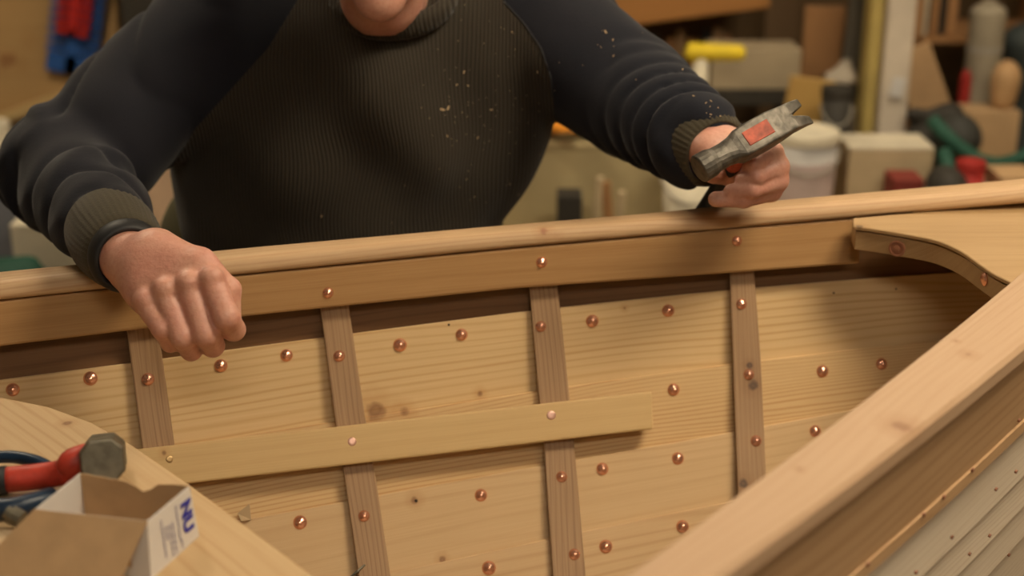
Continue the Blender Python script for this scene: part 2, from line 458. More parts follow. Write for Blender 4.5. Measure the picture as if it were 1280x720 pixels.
rivet(212, 574, .029, riser, FLAT, M_brass, .8, 'screw', 'dull brass screw in the end of the riser')
def hole(p, n, parent, r=.002, m=None, name='nail_head', lab=None):
    M = frame(n); MB().lathe(p, [(r, -.002), (r, .0004), (r * .6, .0006), (.0002, .0006)], 12, M).build(name, m or M_dark, parent, label=lab)
for px, py in ((1042, 366), (1120, 361), (561, 406)): hole(fs(px, py, frac(1, px, py)), fnorm(px, py), strakes[1], .0015, name='nail_hole')
hole(fs(520, 626, frac(3, 520, 626)), fnorm(520, 626), strakes[2], .002, name='nail_hole')
# breasthook plugs on its front edge
def bh_side(px, py):
    d = ray(px, py); best = None
    for i in range(na - 1):
        a, b = ring[i], ring[i + 1]; e = b - a; nn = Vector((e.y, -e.x, 0)).normalized()
        t = (a - CAM).dot(nn) / d.dot(nn); p = CAM + d * t; u = (p - a).dot(e) / e.length_squared
        if -.3 <= u <= 1.3 and t > 0 and (best is None or t < best[0]): best = (t, p, nn if nn.dot(CAM - a) > 0 else -nn)
    return best[1], best[2]
p_, n_ = bh_side(1119, 311); p_ = p_ + (BOW - p_).normalized() * .003
MB().lathe(p_, [(.0105, -.002), (.0105, .0018), (.0085, .0022), (.0078, .0002), (.0040, .0003), (.0036, .0022), (.0002, .0024)], 20, frame(n_)).build('plug', M_plug, breast, label='round reddish plug in the breasthook edge')
p_, n_ = bh_side(1229, 350); p_ = p_ + (BOW - p_).normalized() * .003
MB().lathe(p_, [(.008, -.002), (.008, .001), (.005, .003), (.0002, .0035)], 16, frame(n_)).build('plug', M_cop, breast, label='copper plug in the curved breasthook edge')
# nail heads of the outside of the near side
def nh(px, py, k, off=.004):
    p = nsurf(px, py, off); a, b = ab(p); e = .01
    n = (CB + CA * (-(bout(a + e) - bout(a - e)) / (2 * e)) + Vector((0, 0, -.25))).normalized()
    hole(p, n, near_pl[k] if k >= 0 else bead, .0021, M_plug, 'nail_head')
for px, py in ((1086, 706), (1156, 644), (1181, 622), (1217, 588), (1275, 526)): nh(px, py, -1, .002)
for px, py in ((1191, 672), (1246, 612), (1271, 590), (1146, 716)): nh(px, py, 1)
for px, py in ((1213, 693), (1238, 670), (1262, 694)): nh(px, py, 2)

# ================================================================== WORK BOARD and what lies on it
ZB = .80
M_brd = wood('board_wood', (.54, .38, .21), (.40, .245, .11), ring=.022, ringamt=.45, fibre=.25, seed=121, warp=.012, knots=[(tuple(atZ(84, 529, ZB)), .006)])
edge = [(-330, 470), (-200, 476), (-60, 487), (0, 496), (60, 508), (115, 528), (165, 556), (235, 604), (310, 659), (390, 719), (470, 782), (520, 825), (430, 900), (100, 960), (-330, 900)]
er = [atZ(x, y, ZB) for x, y in edge]
V = er + [p - Vector((0, 0, .016)) for p in er]; n = len(er)
Fc = [tuple(range(n)), tuple(reversed(range(n, 2 * n)))] + [(i, (i + 1) % n, n + (i + 1) % n, n + i) for i in range(n)]
cdir = (er[9] - er[7]).normalized(); cper = Vector((-cdir.y, cdir.x, 0))
UV = [(V[j].dot(cdir), V[j].dot(cper) + V[j].z) for f in Fc for j in f]
brd = root('wooden_board', (er[8].x - .2, er[8].y, ZB - .016), 'loose curved pine board across the boat under the open carton and tools', 'board')
mesh('board_panel', V, Fc, M_brd, brd, uvs=UV, bevel=.002)
# a batten under the board carries it on the boat's bottom
MB().box((er[8].x - .22, er[8].y - .05, (ZB - .016 + bz + .03) / 2), (.09, .09, ZB - .016 - bz - .03)).build('support_block', M_inw, brd)

# box
BZ = ZB + .052
M_wht = plain('white_card', (.60, .56, .52), .6, var=.04)
M_brn = plain('brown_card', (.45, .295, .155), .8, var=.08, scale=40)
M_ink = plain('blue_ink', (.03, .03, .28), .6, var=.02)
M_ink2 = plain('faded_blue_ink', (.22, .21, .34), .6, var=.02)
c_lb = atZ(99, 592, BZ); c_rb = atZ(237, 608, BZ); c_rf = atZ(184, 652, BZ); c_lf = atZ(43, 637, BZ)
def down(p, z=ZB + .0005): q = p.copy(); q.z = z; return q
d_rf = atZ(203, 727, ZB + .0005); d_rb = atZ(249, 670, ZB + .0005)
pn_ = (c_rf - c_rb).cross(d_rb - c_rb).normalized(); d_rf = d_rf - pn_ * (d_rf - c_rb).dot(pn_)
ctr = (c_lb + c_rb + c_rf + c_lf) / 4
carton = root('cardboard_box', down(ctr), 'small open white carton with brown inside and blue NU print beside the red hammer', 'box')
def slab(name, quad, t, m_out, m_in, parent, sub=None, **k):
    # quad outer face CCW seen from outside; thickness inwards; two-tone
    a, b, c, d = quad; n_ = (b - a).cross(d - a).normalized()
    V = [a, b, c, d] + [p - n_ * t for p in (a, b, c, d)]
    Fc = [(0, 1, 2, 3), (7, 6, 5, 4), (0, 4, 5, 1), (1, 5, 6, 2), (2, 6, 7, 3), (3, 7, 4, 0)]
    o = mesh(name, V, Fc, m_out, parent, **k); o.data.materials.append(m_in)
    for p in o.data.polygons:
        if p.normal.dot(n_) < -.9: p.material_index = 1
    return o
T = .0012
slab('front_panel', [down(c_lf), d_rf, c_rf, c_lf], T, M_wht, M_brn, carton)
side = slab('side_panel', [d_rf, d_rb, c_rb, c_rf], T, M_wht, M_brn, carton)
slab('side_panel', [down(c_lb), down(c_lf), c_lf, c_lb], T, M_wht, M_wht, carton, label='white inner side of the carton')
# back panel with a torn notch
nb_ = 14; V = []; tdir = (c_rb - c_lb)
hgt = [0, 0, -.001, -.001, -.002, -.002, -.003, -.006, -.011, -.008, -.002, -.001, 0, 0, 0]
for i in range(nb_ + 1):
    p = c_lb + tdir * (i / nb_); V += [down(p), p + Vector((0, 0, hgt[i]))]
nn = Vector((-tdir.y, tdir.x, 0)).normalized() * T
m0 = len(V); V += [v + nn for v in V]
Fc = []
for i in range(nb_):
    a = 2 * i; Fc += [(a, a + 2, a + 3, a + 1), (m0 + a, m0 + a + 1, m0 + a + 3, m0 + a + 2), (a + 1, a + 3, m0 + a + 3, m0 + a + 1)]
mesh('back_panel', V, Fc, M_brn, carton)
ins = .0015
MB().add([down(p) for p in (c_lb, c_rb, c_rf, c_lf)] + [down(p, ZB + .0018) for p in (c_lb, c_rb, c_rf, c_lf)],
         [(0, 1, 2, 3), (4, 5, 6, 7), (0, 1, 5, 4), (1, 2, 6, 5), (2, 3, 7, 6), (3, 0, 4, 7)]).build('bottom_panel', M_brn, carton)
fo1 = atZ(146, 736, ZB + .004); fo0 = atZ(-36, 716, ZB + .004)
slab('flap', [c_lf + Vector((0, 0, .0005)), fo0, fo1, c_rf + Vector((0, 0, .0005))], T, M_brn, M_wht, carton, label='brown front flap folded outwards')
# printing on right side: frame of the side panel
O = c_rb.copy(); ex = ((d_rb - c_rb) + (d_rf - c_rf)).normalized(); ey_len = (c_rf - c_rb).length; ey = (c_rb - c_rf).normalized()   # text runs down, its up points to the back
ex = (d_rb - c_rb).normalized(); nrm = ex.cross(ey).normalized(); ex = (ex - ey * ex.dot(ey)).normalized()
if nrm.dot(CAM - O) < 0: nrm = -nrm
def text(body, size, along, up, m, name):
    cu = bpy.data.curves.new('t', 'FONT'); cu.body = body; cu.size = size; cu.extrude = .0001; cu.offset = size * .05; cu.resolution_u = 3
    to = bpy.data.objects.new('t', cu); col.objects.link(to)
    dg = bpy.context.evaluated_depsgraph_get(); me = bpy.data.meshes.new_from_object(to.evaluated_get(dg)); bpy.data.objects.remove(to)
    base = O + ex * along - ey * up + nrm * .0008
    for v in me.vertices:
        x, y, z = v.co; v.co = base + ex * x + ey * y + nrm * z
    me.materials.clear(); me.materials.append(m); me.name = name
    o = bpy.data.objects.new(name, me); return link(o, side)
text('NU', .0205, .0085, .0175, M_ink, 'printed_letters')
mb = MB(); Mx = Matrix((ex, ey, nrm)).transposed()
random.seed(8)
for up, a0, a1, dash in ((.0255, .006, .040, 0), (.0335, .018, .048, 1), (.0385, .018, .048, 1), (.0435, .017, .030, 1), (.049, .008, .044, 0), (.0235, .040, .048, 1)):
    a = a0
    while a < a1:
        ln = (a1 - a0) if not dash else random.uniform(.003, .008)
        mb.box(O + ex * (a + min(ln, a1 - a) / 2) - ey * up + nrm * .0008, (min(ln, a1 - a), .0014 if dash else .0011, .0002), Mx)
        a += ln + .0015
mb.build('printed_lines', M_ink2, side)

# lump hammer
M_steel = plain('worn_steel', (.15, .135, .10), .45, .65, var=.35, scale=60, bmp=.3)
M_red = plain('red_grip', (.42, .04, .022), .5, var=.3, scale=60)
M_blk = plain('black_rubber', (.012, .012, .013), .55)
hr = .0202; hc = atZ(128, 577, ZB + .047)
ham = root('lump_hammer', (hc.x, hc.y + .04, ZB), 'lump hammer with red handle lying behind the open carton, square face forward', 'hammer')
ax = Vector((-.25, .90, -.36)).normalized(); axr = ax.cross(Vector((0, 0, 1))).normalized(); axu = axr.cross(ax)
def octs(c, h, ch, r=None):
    pts = [(h, ch), (ch, h), (-ch, h), (-h, ch), (-h, -ch), (-ch, -h), (ch, -h), (h, -ch)]
    return [c + axr * x + axu * y for x, y in pts]
secs = [octs(hc + ax * s, h, c) for s, h, c in ((-.001, hr * .93, hr * .5), (.003, hr, hr * .52), (.022, hr, hr * .55), (.03, hr * .92, hr * .6), (.06, hr * .92, hr * .6), (.068, hr, hr * .55), (.088, hr, hr * .52), (.091, hr * .9, hr * .5))]
loft('head', secs, M_steel, ham, bevel=.001)
hp = [hc + ax * .045 + Vector((-.005, 0, 0)), hc + ax * .04 + Vector((-.026, -.010, 0)), atZ(84, 588, ZB + .024), atZ(60, 594, ZB + .018), atZ(6, 600, ZB + .016)]
for p in hp: p.z = max(p.z, ZB + .0135)
MB().tube(smoothpath(hp, 6), [.0165 - .004 * min(1, i / 10) for i in range(25)], 14).build('handle', M_red, ham, smooth=True, label='red rubber covered handle')
hq = [hp[-1] + Vector((.002, 0, 0)), hp[-1] + Vector((-.10, -.02, 0)), hp[-1] + Vector((-.2, -.03, 0))]
MB().tube(hq, [.0138, .0125, .0145], 14).build('grip', M_blk, ham, smooth=True)
# pliers with blue handles
M_blu = plain('blue_grip', (.006, .02, .045), .4, var=.25, scale=40)
pl = root('pliers', (W(-10, 600, 1.25).x, 1.22, ZB), 'steel pliers with dark blue handles partly under the red hammer handle', 'pliers')
def onb(x, y, z): return atZ(x, y, z)
MB().tube(smoothpath([onb(66, 587, ZB + .006), onb(42, 576, ZB + .012), onb(8, 571, ZB + .014), onb(-40, 578, ZB + .012), onb(-85, 600, ZB + .010)], 5), [.0045] + [.0065] * 20, 10).build('handle', M_blu, pl, smooth=True)
MB().tube(smoothpath([onb(70, 620, ZB + .006), onb(44, 628, ZB + .009), onb(8, 636, ZB + .010), onb(-40, 632, ZB + .009), onb(-85, 612, ZB + .009)], 5), [.006] + [.010] * 20, 10).build('handle', M_blu, pl, smooth=True)
mb = MB(); mb.lathe(onb(-98, 606, ZB + .0005), [(.018, 0), (.019, .004), (.019, .013), (.017, .016), (.006, .0165), (.005, .019), (.0005, .019)], 20)
mb.tube([onb(-98, 606, ZB + .009), onb(-150, 590, ZB + .009), onb(-175, 600, ZB + .008)], [.011, .009, .004], 8)
mb.tube([onb(-98, 606, ZB + .009), onb(-150, 622, ZB + .009), onb(-175, 606, ZB + .008)], [.011, .009, .004], 8)
mb.build('jaws', M_steel, pl, smooth=True)
p0, p1 = onb(8, 640, ZB + .019), onb(27, 650, ZB + .013)
MB().tube([p0, p0.lerp(p1, .3), p0.lerp(p1, .31), p1], [.006, .006, .0085, .0085], 12).build('adjusting_screw', M_steel, pl)

# shavings in the boat
M_shav = plain('shaving', (.45, .32, .18), .7)
sv = MB(); p = fs(300, 648, .002)
q = [fs(297, 642, .004), fs(302, 652, .010), fs(314, 650, .002), fs(312, 630, .006)]
sh = mesh('wood_shaving', q + [v + Vector((0, -.0008, .0008)) for v in q], [(0, 1, 2), (0, 2, 3), (4, 6, 5), (4, 7, 6), (0, 4, 5, 1), (1, 5, 6, 2), (2, 6, 7, 3), (3, 7, 4, 0)], M_shav)
sh['label'] = 'curled wood shaving caught on a plank edge below the riser'; sh['category'] = 'shaving'
MB().tube([fs(437, 722, .013), fs(447, 714, .016), fs(456, 706, .013)], [.0012, .0016, .0012], 6).build('rib_splinter', M_steel, ribs[1], label='grey nail end on the rib')

# ================================================================== SDF people
class Grid:
    def __init__(s, lo, hi, h):
        s.h = h; s.lo = np.array(lo, float); s.n = [int(math.ceil((b - a) / h)) + 1 for a, b in zip(lo, hi)]
        s.ax = [(s.lo[i] + h * np.arange(s.n[i])).astype(np.float32) for i in range(3)]
        s.f = np.full(s.n, 9., np.float32)
    def sub(s, lo, hi):
        sl = []
        for i in range(3):
            a = max(0, int((lo[i] - s.lo[i]) / s.h)); b = min(s.n[i], int((hi[i] - s.lo[i]) / s.h) + 2)
            if b - a < 1: return None
            sl.append(slice(a, b))
        X = s.ax[0][sl[0]][:, None, None]; Y = s.ax[1][sl[1]][None, :, None]; Z = s.ax[2][sl[2]][None, None, :]
        return tuple(sl), X, Y, Z
    def blend(s, sl, d, k, cut=False):
        f = s.f[sl]
        if cut:
            h_ = np.clip(.5 - .5 * (f + d) / k, 0, 1); s.f[sl] = f * (1 - h_) + (-d) * h_ + k * h_ * (1 - h_)
        else:
            h_ = np.clip(.5 + .5 * (f - d) / k, 0, 1); s.f[sl] = f * (1 - h_) + d * h_ - k * h_ * (1 - h_)
    def cap(s, a, b, ra, rb, k=.01, fn=None, cut=False, pad=.03):
        a = np.array(a); b = np.array(b); R = max(ra, rb) + k + pad
        q = s.sub(np.minimum(a, b) - R, np.maximum(a, b) + R)
        if q is None: return
        sl, X, Y, Z = q; e = b - a; L2 = float((e * e).sum()) + 1e-12
        px, py, pz = X - a[0], Y - a[1], Z - a[2]
        t = np.clip((px * e[0] + py * e[1] + pz * e[2]) / L2, 0, 1)
        d = np.sqrt((px - t * e[0]) ** 2 + (py - t * e[1]) ** 2 + (pz - t * e[2]) ** 2) - (ra + (rb - ra) * t)
        if fn is not None: d = d - fn(t, X, Y, Z)
        s.blend(sl, d, k, cut)
    def ell(s, c, r, k=.01, M=None, fn=None, cut=False, pad=.03):
        c = np.array(c); R = max(r) + k + pad
        q = s.sub(c - R, c + R)
        if q is None: return
        sl, X, Y, Z = q; px, py, pz = X - c[0], Y - c[1], Z - c[2]
        if M is not None:
            A = [M[i] for i in range(3)]   # rows: local axes
            px, py, pz = (px * A[0][0] + py * A[0][1] + pz * A[0][2]), (px * A[1][0] + py * A[1][1] + pz * A[1][2]), (px * A[2][0] + py * A[2][1] + pz * A[2][2])
        k0 = np.sqrt((px / r[0]) ** 2 + (py / r[1]) ** 2 + (pz / r[2]) ** 2); k1 = np.sqrt((px / r[0] ** 2) ** 2 + (py / r[1] ** 2) ** 2 + (pz / r[2] ** 2) ** 2)
        d = k0 * (k0 - 1) / np.maximum(k1, 1e-6)
        if fn is not None: d = d - fn(None, X, Y, Z)
        s.blend(sl, d, k, cut)
    def mesh(s):
        f = s.f; n = f.shape; ins = f < 0
        acc = np.zeros((n[0] - 1, n[1] - 1, n[2] - 1, 3), np.float32); cnt = np.zeros(acc.shape[:3], np.float32)
        for axn in range(3):
            o = [i for i in range(3) if i != axn]
            for d0 in (0, 1):
                for d1 in (0, 1):
                    sa = [None] * 3; sb = [None] * 3
                    sa[axn] = slice(0, n[axn] - 1); sb[axn] = slice(1, n[axn])
                    for oo, dd in zip(o, (d0, d1)): sa[oo] = slice(dd, n[oo] - 1 + dd); sb[oo] = slice(dd, n[oo] - 1 + dd)
                    fa = f[tuple(sa)]; fb = f[tuple(sb)]; cr = (fa < 0) != (fb < 0)
                    t = np.where(cr, fa / np.where(cr, fa - fb, 1), 0)
                    acc[..., axn] += np.where(cr, t, 0); acc[..., o[0]] += cr * d0; acc[..., o[1]] += cr * d1; cnt += cr
        act = cnt > 0; idx = np.full(act.shape, -1, np.int64); idx[act] = np.arange(act.sum())
        V = np.argwhere(act).astype(np.float32) + acc[act] / cnt[act][:, None]
        V = V * s.h + s.lo
        Q = []
        for axn in range(3):
            o = [(axn + 1) % 3, (axn + 2) % 3]
            sa = [slice(1, n[i] - 1) for i in range(3)]; sb = list(sa); sa[axn] = slice(0, n[axn] - 1); sb[axn] = slice(1, n[axn])
            a = ins[tuple(sa)]; b = ins[tuple(sb)]; cr = np.argwhere(a != b)
            if not len(cr): continue
            base = cr.copy()
            for i in range(3):
                if i != axn: base[:, i] += 1
            av = a[tuple(cr.T)]
            def cell(d0, d1):
                c = base.copy(); c[:, o[0]] -= d0; c[:, o[1]] -= d1; return idx[c[:, 0], c[:, 1], c[:, 2]]
            q = np.stack([cell(1, 1), cell(0, 1), cell(0, 0), cell(1, 0)], 1)
            q[~av] = q[~av][:, ::-1]
            Q.append(q)
        return V, np.concatenate(Q)
def npmesh(name, V, Q, m, parent=None, label=None, uvs=None):
    used, inv = np.unique(Q, return_inverse=True); V = V[used]; Q = inv.reshape(Q.shape)
    me = bpy.data.meshes.new(name); me.vertices.add(len(V)); me.vertices.foreach_set('co', V.astype(np.float32).ravel())
    me.loops.add(Q.size); me.loops.foreach_set('vertex_index', Q.astype(np.int32).ravel())
    me.polygons.add(len(Q)); me.polygons.foreach_set('loop_start', np.arange(0, Q.size, 4, dtype=np.int32)); me.polygons.foreach_set('loop_total', np.full(len(Q), 4, np.int32))
    me.update(calc_edges=True); me.validate(); me.polygons.foreach_set('use_smooth', [True] * len(me.polygons)); me.materials.append(m)
    return link(bpy.data.objects.new(name, me), parent, label)
def relax(V, Q, it=2, lam=.5):
    V = V.astype(np.float64)
    E = np.concatenate([Q[:, [i, (i + 1) % 4]] for i in range(4)])
    for _ in range(it):
        S = np.zeros_like(V); c = np.zeros(len(V))
        np.add.at(S, E[:, 0], V[E[:, 1]]); np.add.at(c, E[:, 0], 1); np.add.at(S, E[:, 1], V[E[:, 0]]); np.add.at(c, E[:, 1], 1)
        V = V * (1 - lam) + lam * S / np.maximum(c, 1)[:, None]
    return V.astype(np.float32)

# ---- skeleton points
RS = W(690, 42, 2.04); RE = W(790, 122, 1.94); RW = W(893, 190, 1.745)     # arm at the right of the photo
LS = W(268, 50, 2.05); LE = W(86, 216, 1.86); LW = W(160, 322, 1.50)       # arm at the left
NK = W(492, 55, 2.04)
HIPC = Vector((-.225, 2.20, .76))
head_c = W(475, 24, 1.80); hd = Vector((.06, -.985, -.16)).normalized(); hx = hd.cross(Vector((0, 0, 1))).normalized() * -1; hu = hx.cross(hd); hu = hu if hu.z > 0 else -hu
HC = head_c + hu * .125 - hd * .062         # head centre
def H(x, y, z): return HC + hx * x + hd * y + hu * z
HM = [tuple(hx), tuple(hd), tuple(hu)]

def hand_right(G):
    c = lambda a, b, ra, rb, k=.005, fn=None: G.cap(a, b, ra, rb, k, fn)
    c(RW - (RW - RE).normalized() * .10, W(886, 184, 1.745), .034, .029, .01)
    c(W(886, 184, 1.745), W(905, 190, 1.735), .028, .030, .012)
    c(W(903, 186, 1.740), W(950, 196, 1.718), .028, .024, .012)
    c(W(905, 205, 1.730), W(950, 216, 1.706), .027, .025, .012)
    # thumb base on the midline side
    c(W(886, 188, 1.722), W(893, 214, 1.705), .021, .016, .012)
    # fingers stacked, knuckle -> joint -> joint -> tip
    c(W(949, 186, 1.700), W(967, 190, 1.680), .0140, .0120, .010); c(W(967, 190, 1.680), W(944, 205, 1.660), .0120, .0100, .003); c(W(944, 205, 1.660), W(936, 210, 1.672), .0100, .0088, .003)
    c(W(955, 200, 1.700), W(974, 208, 1.676), .0145, .0125, .010); c(W(974, 208, 1.676), W(946, 221, 1.657), .0125, .0108, .003); c(W(946, 221, 1.657), W(928, 225, 1.666), .0108, .0092, .003)
    c(W(956, 214, 1.700), W(973, 226, 1.676), .0145, .0125, .010); c(W(973, 226, 1.676), W(940, 237, 1.656), .0125, .0110, .003); c(W(940, 237, 1.656), W(914, 239, 1.664), .0110, .0092, .003)
    c(W(950, 226, 1.700), W(964, 240, 1.680), .0135, .0120, .010); c(W(964, 240, 1.680), W(930, 249, 1.664), .0118, .0105, .004)
    c(W(930, 249, 1.664), W(895, 249, 1.668), .0105, .0098, .004)
def hand_left(G):
    c = lambda a, b, ra, rb, k=.005: G.cap(a, b, ra, rb, k)
    c(LW - (LW - LE).normalized() * .12, LW, .036, .030, .01)
    c(LW, W(182, 334, 1.468), .029, .031, .012)
    K = [(183, 378), (206, 364), (236, 356), (264, 350)]
    for i, (x, y) in enumerate(K):
        c(W(170 + i * 9, 342 - i * 9, 1.475), W(x, y, 1.435), .025, .0145, .015)
    c(W(190, 360, 1.455), W(245, 352, 1.45), .026, .024, .015)
    PIP = [(203, 410, .0105, 1.405), (228, 420, .0120, 1.398), (257, 417, .0125, 1.396), (283, 396, .0125, 1.398)]
    DIP = [(213, 428, 1.425), (239, 437, 1.422), (266, 432, 1.42), (292, 412, 1.42)]
    for (kx, ky), (x, y, r, yy), (dx, dy, dyy) in zip(K, PIP, DIP):
        r += .0012; G.ell(W(kx, ky - 3, 1.421), (.0135, .012, .0125), .006)
        c(W(kx, ky, 1.427), W(x, y, yy), .0142, r, .0035)
        c(W(x, y, yy), W(dx, dy, dyy), r, r * .9, .004)
        c(W(dx, dy, dyy), W(dx - 14, dy - 16, dyy + .03), r * .9, r * .8, .004)
    # thumb along the inner side, folded over the fingers
    c(W(196, 318, 1.475), W(250, 330, 1.452), .021, .0165, .012)
    c(W(250, 330, 1.452), W(286, 362, 1.437), .0165, .0128, .008)
    c(W(286, 362, 1.437), W(289, 392, 1.428), .0128, .0108, .005)

# ---- body
Vs = []; Qs = []
def put(G, it=2):
    V, Q = G.mesh(); V = relax(V, Q, it, .5); o = sum(len(v) for v in Vs); Vs.append(V); Qs.append(Q + o)
G = Grid(Vector(W(860, 280, 1.9)) - Vector((.06, .28, .05)), Vector(W(1000, 140, 1.9)) + Vector((.0, .0, .07)), .0017); hand_right(G); put(G, 2)
G = Grid(np.array(LW) - [.10, .17, .14], np.array(LW) + [.17, .16, .09], .0018); hand_left(G); put(G, 2)
G = Grid((-.80, 1.5, .0), (.40, 2.5, 1.5), .006)
def armcore(G, S, E, Wp):
    G.cap(S, E, .050, .042, .02); G.cap(E, Wp - (Wp - E).normalized() * .03, .042, .032, .02)
armcore(G, RS, RE, RW); armcore(G, LS, LE, LW)
G.cap(RS, LS, .06, .06, .03)
G.ell(NK + Vector((0, .02, -.12)), (.19, .11, .20), .04); G.ell(HIPC + Vector((0, 0, .04)), (.17, .12, .14), .05)
G.cap(NK + Vector((0, .02, -.1)), HIPC, .13, .13, .05)
for sx in (-1, 1):
    hip = HIPC + Vector((sx * .09, 0, -.02)); kn = HIPC + Vector((sx * .12, -.10, -.36)); an = HIPC + Vector((sx * .13, .02, -.68))
    G.cap(hip, kn, .085, .052, .03); G.cap(kn, an, .052, .036, .02); G.cap(an, an + Vector((0, -.14, -.03)), .036, .025, .02)
G.cap(NK, H(0, -.035, -.06), .058, .056, .03)
V, Q = G.mesh(); V = relax(V, Q, 2, .5)
# cut the coarse wrists away where the fine hands take over (inside the sleeves); head is a fine patch of its own
o = sum(len(v) for v in Vs); Vs.append(V); Qs.append(Q + o)
G = Grid(np.array(HC) - [.125, .15, .17], np.array(HC) + [.125, .15, .15], .0028)
E = lambda c, r, k=.01, cut=False: G.ell(H(*c), r, k, HM, None, cut)
E((0, -.015, .035), (.076, .096, .088)); E((0, .01, -.03), (.062, .070, .085), .03); G.cap(H(-.045, .0, -.075), H(0, .045, -.104), .024, .021, .02); G.cap(H(.045, .0, -.075), H(0, .045, -.104), .024, .021, .02)
E((0, .050, -.108), (.025, .018, .018), .018)                                     # chin
G.cap(H(0, .076, .02), H(0, .094, -.022), .009, .013, .012); E((-.012, .083, -.026), (.009, .009, .008), .006); E((.012, .083, -.026), (.009, .009, .008), .006)
E((-.032, .062, .012), (.017, .016, .012), .008, True); E((.032, .062, .012), (.017, .016, .012), .008, True)
for s in (-1, 1):
    E((s * .031, .058, .012), (.013, .013, .012), .003); G.cap(H(s * .014, .076, .030), H(s * .050, .062, .028), .008, .006, .008)
    E((s * .038, .050, -.02), (.018, .02, .016), .015); E((s * .075, -.012, .0), (.008, .019, .032), .006); E((s * .082, -.006, .004), (.004, .010, .018), .004, True)
G.cap(H(-.018, .070, -.062), H(.018, .070, -.062), .0075, .0075, .006); G.cap(H(-.016, .068, -.074), H(.016, .068, -.074), .0085, .0085, .006)
G.cap(H(-.022, .080, -.0675), H(.022, .080, -.0675), .0018, .0018, .003, None, True)
G.cap(H(0, -.02, -.05), H(0, -.05, -.13), .057, .056, .02)
put(G, 2)
Vb = np.concatenate(Vs); Qb = np.concatenate(Qs)
mk, ntk, bk_ = mat_new('skin'); Lk = ntk.links
oc = N(ntk, 'ShaderNodeTexCoord'); n1 = N(ntk, 'ShaderNodeTexNoise'); n1.inputs['Scale'].default_value = 28; n1.inputs['Detail'].default_value = 3; Lk.new(oc.outputs['Object'], n1.inputs['Vector'])
n2 = N(ntk, 'ShaderNodeTexNoise'); n2.inputs['Scale'].default_value = 220; n2.inputs['Detail'].default_value = 4; Lk.new(oc.outputs['Object'], n2.inputs['Vector'])
cc = mixc(ntk, maprange(ntk, n1.outputs[0], .35, .65), (.56, .27, .20), (.58, .31, .225)); cc = mixc(ntk, mth(ntk, 'MULTIPLY', maprange(ntk, n2.outputs[0], .45, .75), .35), cc, (.40, .13, .09))
Lk.new(cc, bk_.inputs['Base Color']); bk_.inputs['Roughness'].default_value = .5; bk_.inputs['Subsurface Weight'].default_value = .12; bk_.inputs['Subsurface Radius'].default_value = (.01, .004, .002); bk_.inputs['Subsurface Scale'].default_value = .4
bump(ntk, bk_, n2.outputs[0], .5, .0012)
M_skin = mk
person = npmesh('person', Vb, Qb, M_skin)
person['label'] = 'person in dark ribbed sweater with navy sleeves bent over the boat, hammer under one fist'; person['category'] = 'person'

# ---- sweater
def fabric(name, c1, c2, ribs=True, period=.0042, warp=.02, amt=.35, bstr=.6):
    m, nt, b = mat_new(name); L = nt.links
    oc = N(nt, 'ShaderNodeTexCoord'); nz = N(nt, 'ShaderNodeTexNoise'); nz.inputs['Scale'].default_value = 7; nz.inputs['Detail'].default_value = 4; L.new(oc.outputs['Object'], nz.inputs['Vector'])
    c = mixc(nt, maprange(nt, nz.outputs[0], .3, .7), c1, c2)
    fz = N(nt, 'ShaderNodeTexNoise'); fz.inputs['Scale'].default_value = 420; fz.inputs['Detail'].default_value = 3; L.new(oc.outputs['Object'], fz.inputs['Vector'])
    hgt = fz.outputs[0]
    if ribs:
        sp = N(nt, 'ShaderNodeSeparateXYZ'); L.new(oc.outputs['Object'], sp.inputs[0])
        w = N(nt, 'ShaderNodeTexNoise'); w.inputs['Scale'].default_value = 5; w.inputs['Detail'].default_value = 1; L.new(oc.outputs['Object'], w.inputs['Vector'])
        x = mth(nt, 'ADD', sp.outputs[0], mth(nt, 'MULTIPLY', w.outputs[0], warp))
        s = mth(nt, 'SINE', mth(nt, 'MULTIPLY', x, 2 * PI / period))
        f = maprange(nt, s, -1., 1.)
        c = mixc(nt, mth(nt, 'MULTIPLY', f, amt), c, tuple(x * .25 for x in c1))
        hgt = mth(nt, 'ADD', mth(nt, 'MULTIPLY', f, -1.), mth(nt, 'MULTIPLY', fz.outputs[0], .6))
    L.new(c, b.inputs['Base Color']); b.inputs['Roughness'].default_value = .9; b.inputs['Specular IOR Level'].default_value = .15
    b.inputs['Sheen Weight'].default_value = .12; b.inputs['Sheen Roughness'].default_value = .4
    bump(nt, b, hgt, bstr, .0015)
    return m
M_swt = fabric('ribbed_olive_knit', (.046, .038, .028), (.062, .052, .039), period=.0052, amt=.5, warp=.05)
M_slv = fabric('navy_fleece', (.012, .013, .019), (.020, .020, .026), ribs=False, bstr=.3)
M_cuf = fabric('olive_cuff_knit', (.055, .046, .030), (.075, .064, .042), ribs=False)
G = Grid((-.86, 1.44, .66), (.42, 2.36, 1.34), .0045)
def wob(X, Y, Z, s, ph): return np.sin(X * s + ph) + np.sin(Y * s * 1.3 + ph * 2.1) + np.sin(Z * s * .9 + ph * .7)
def folds_torso(t, X, Y, Z):
    u = (X + .24) * 1.0 + (Z - 1.0) * .75        # diagonal drag folds from the neck
    return (.014 * np.sin(u * 26 + .8 * wob(X, Y, Z, 9, .5)) * np.exp(-((Z - 1.02) / .12) ** 2) + .0035 * np.sin((X * .9 - Z) * 40 + wob(X, Y, Z, 14, 1.)))
TC = W(455, 110, 2.055); BC = W(432, 250, 2.07)
G.ell(TC + Vector((0, 0, .0)), (.262, .165, .21), .05, fn=folds_torso)
G.ell(BC, (.232, .165, .26), .06, fn=folds_torso)
G.ell(W(300, 190, 2.10), (.10, .13, .2), .06); G.ell(W(600, 130, 2.09), (.105, .13, .17), .05)
G.cap(W(690, 30, 2.06), W(290, 30, 2.06), .088, .088, .05)
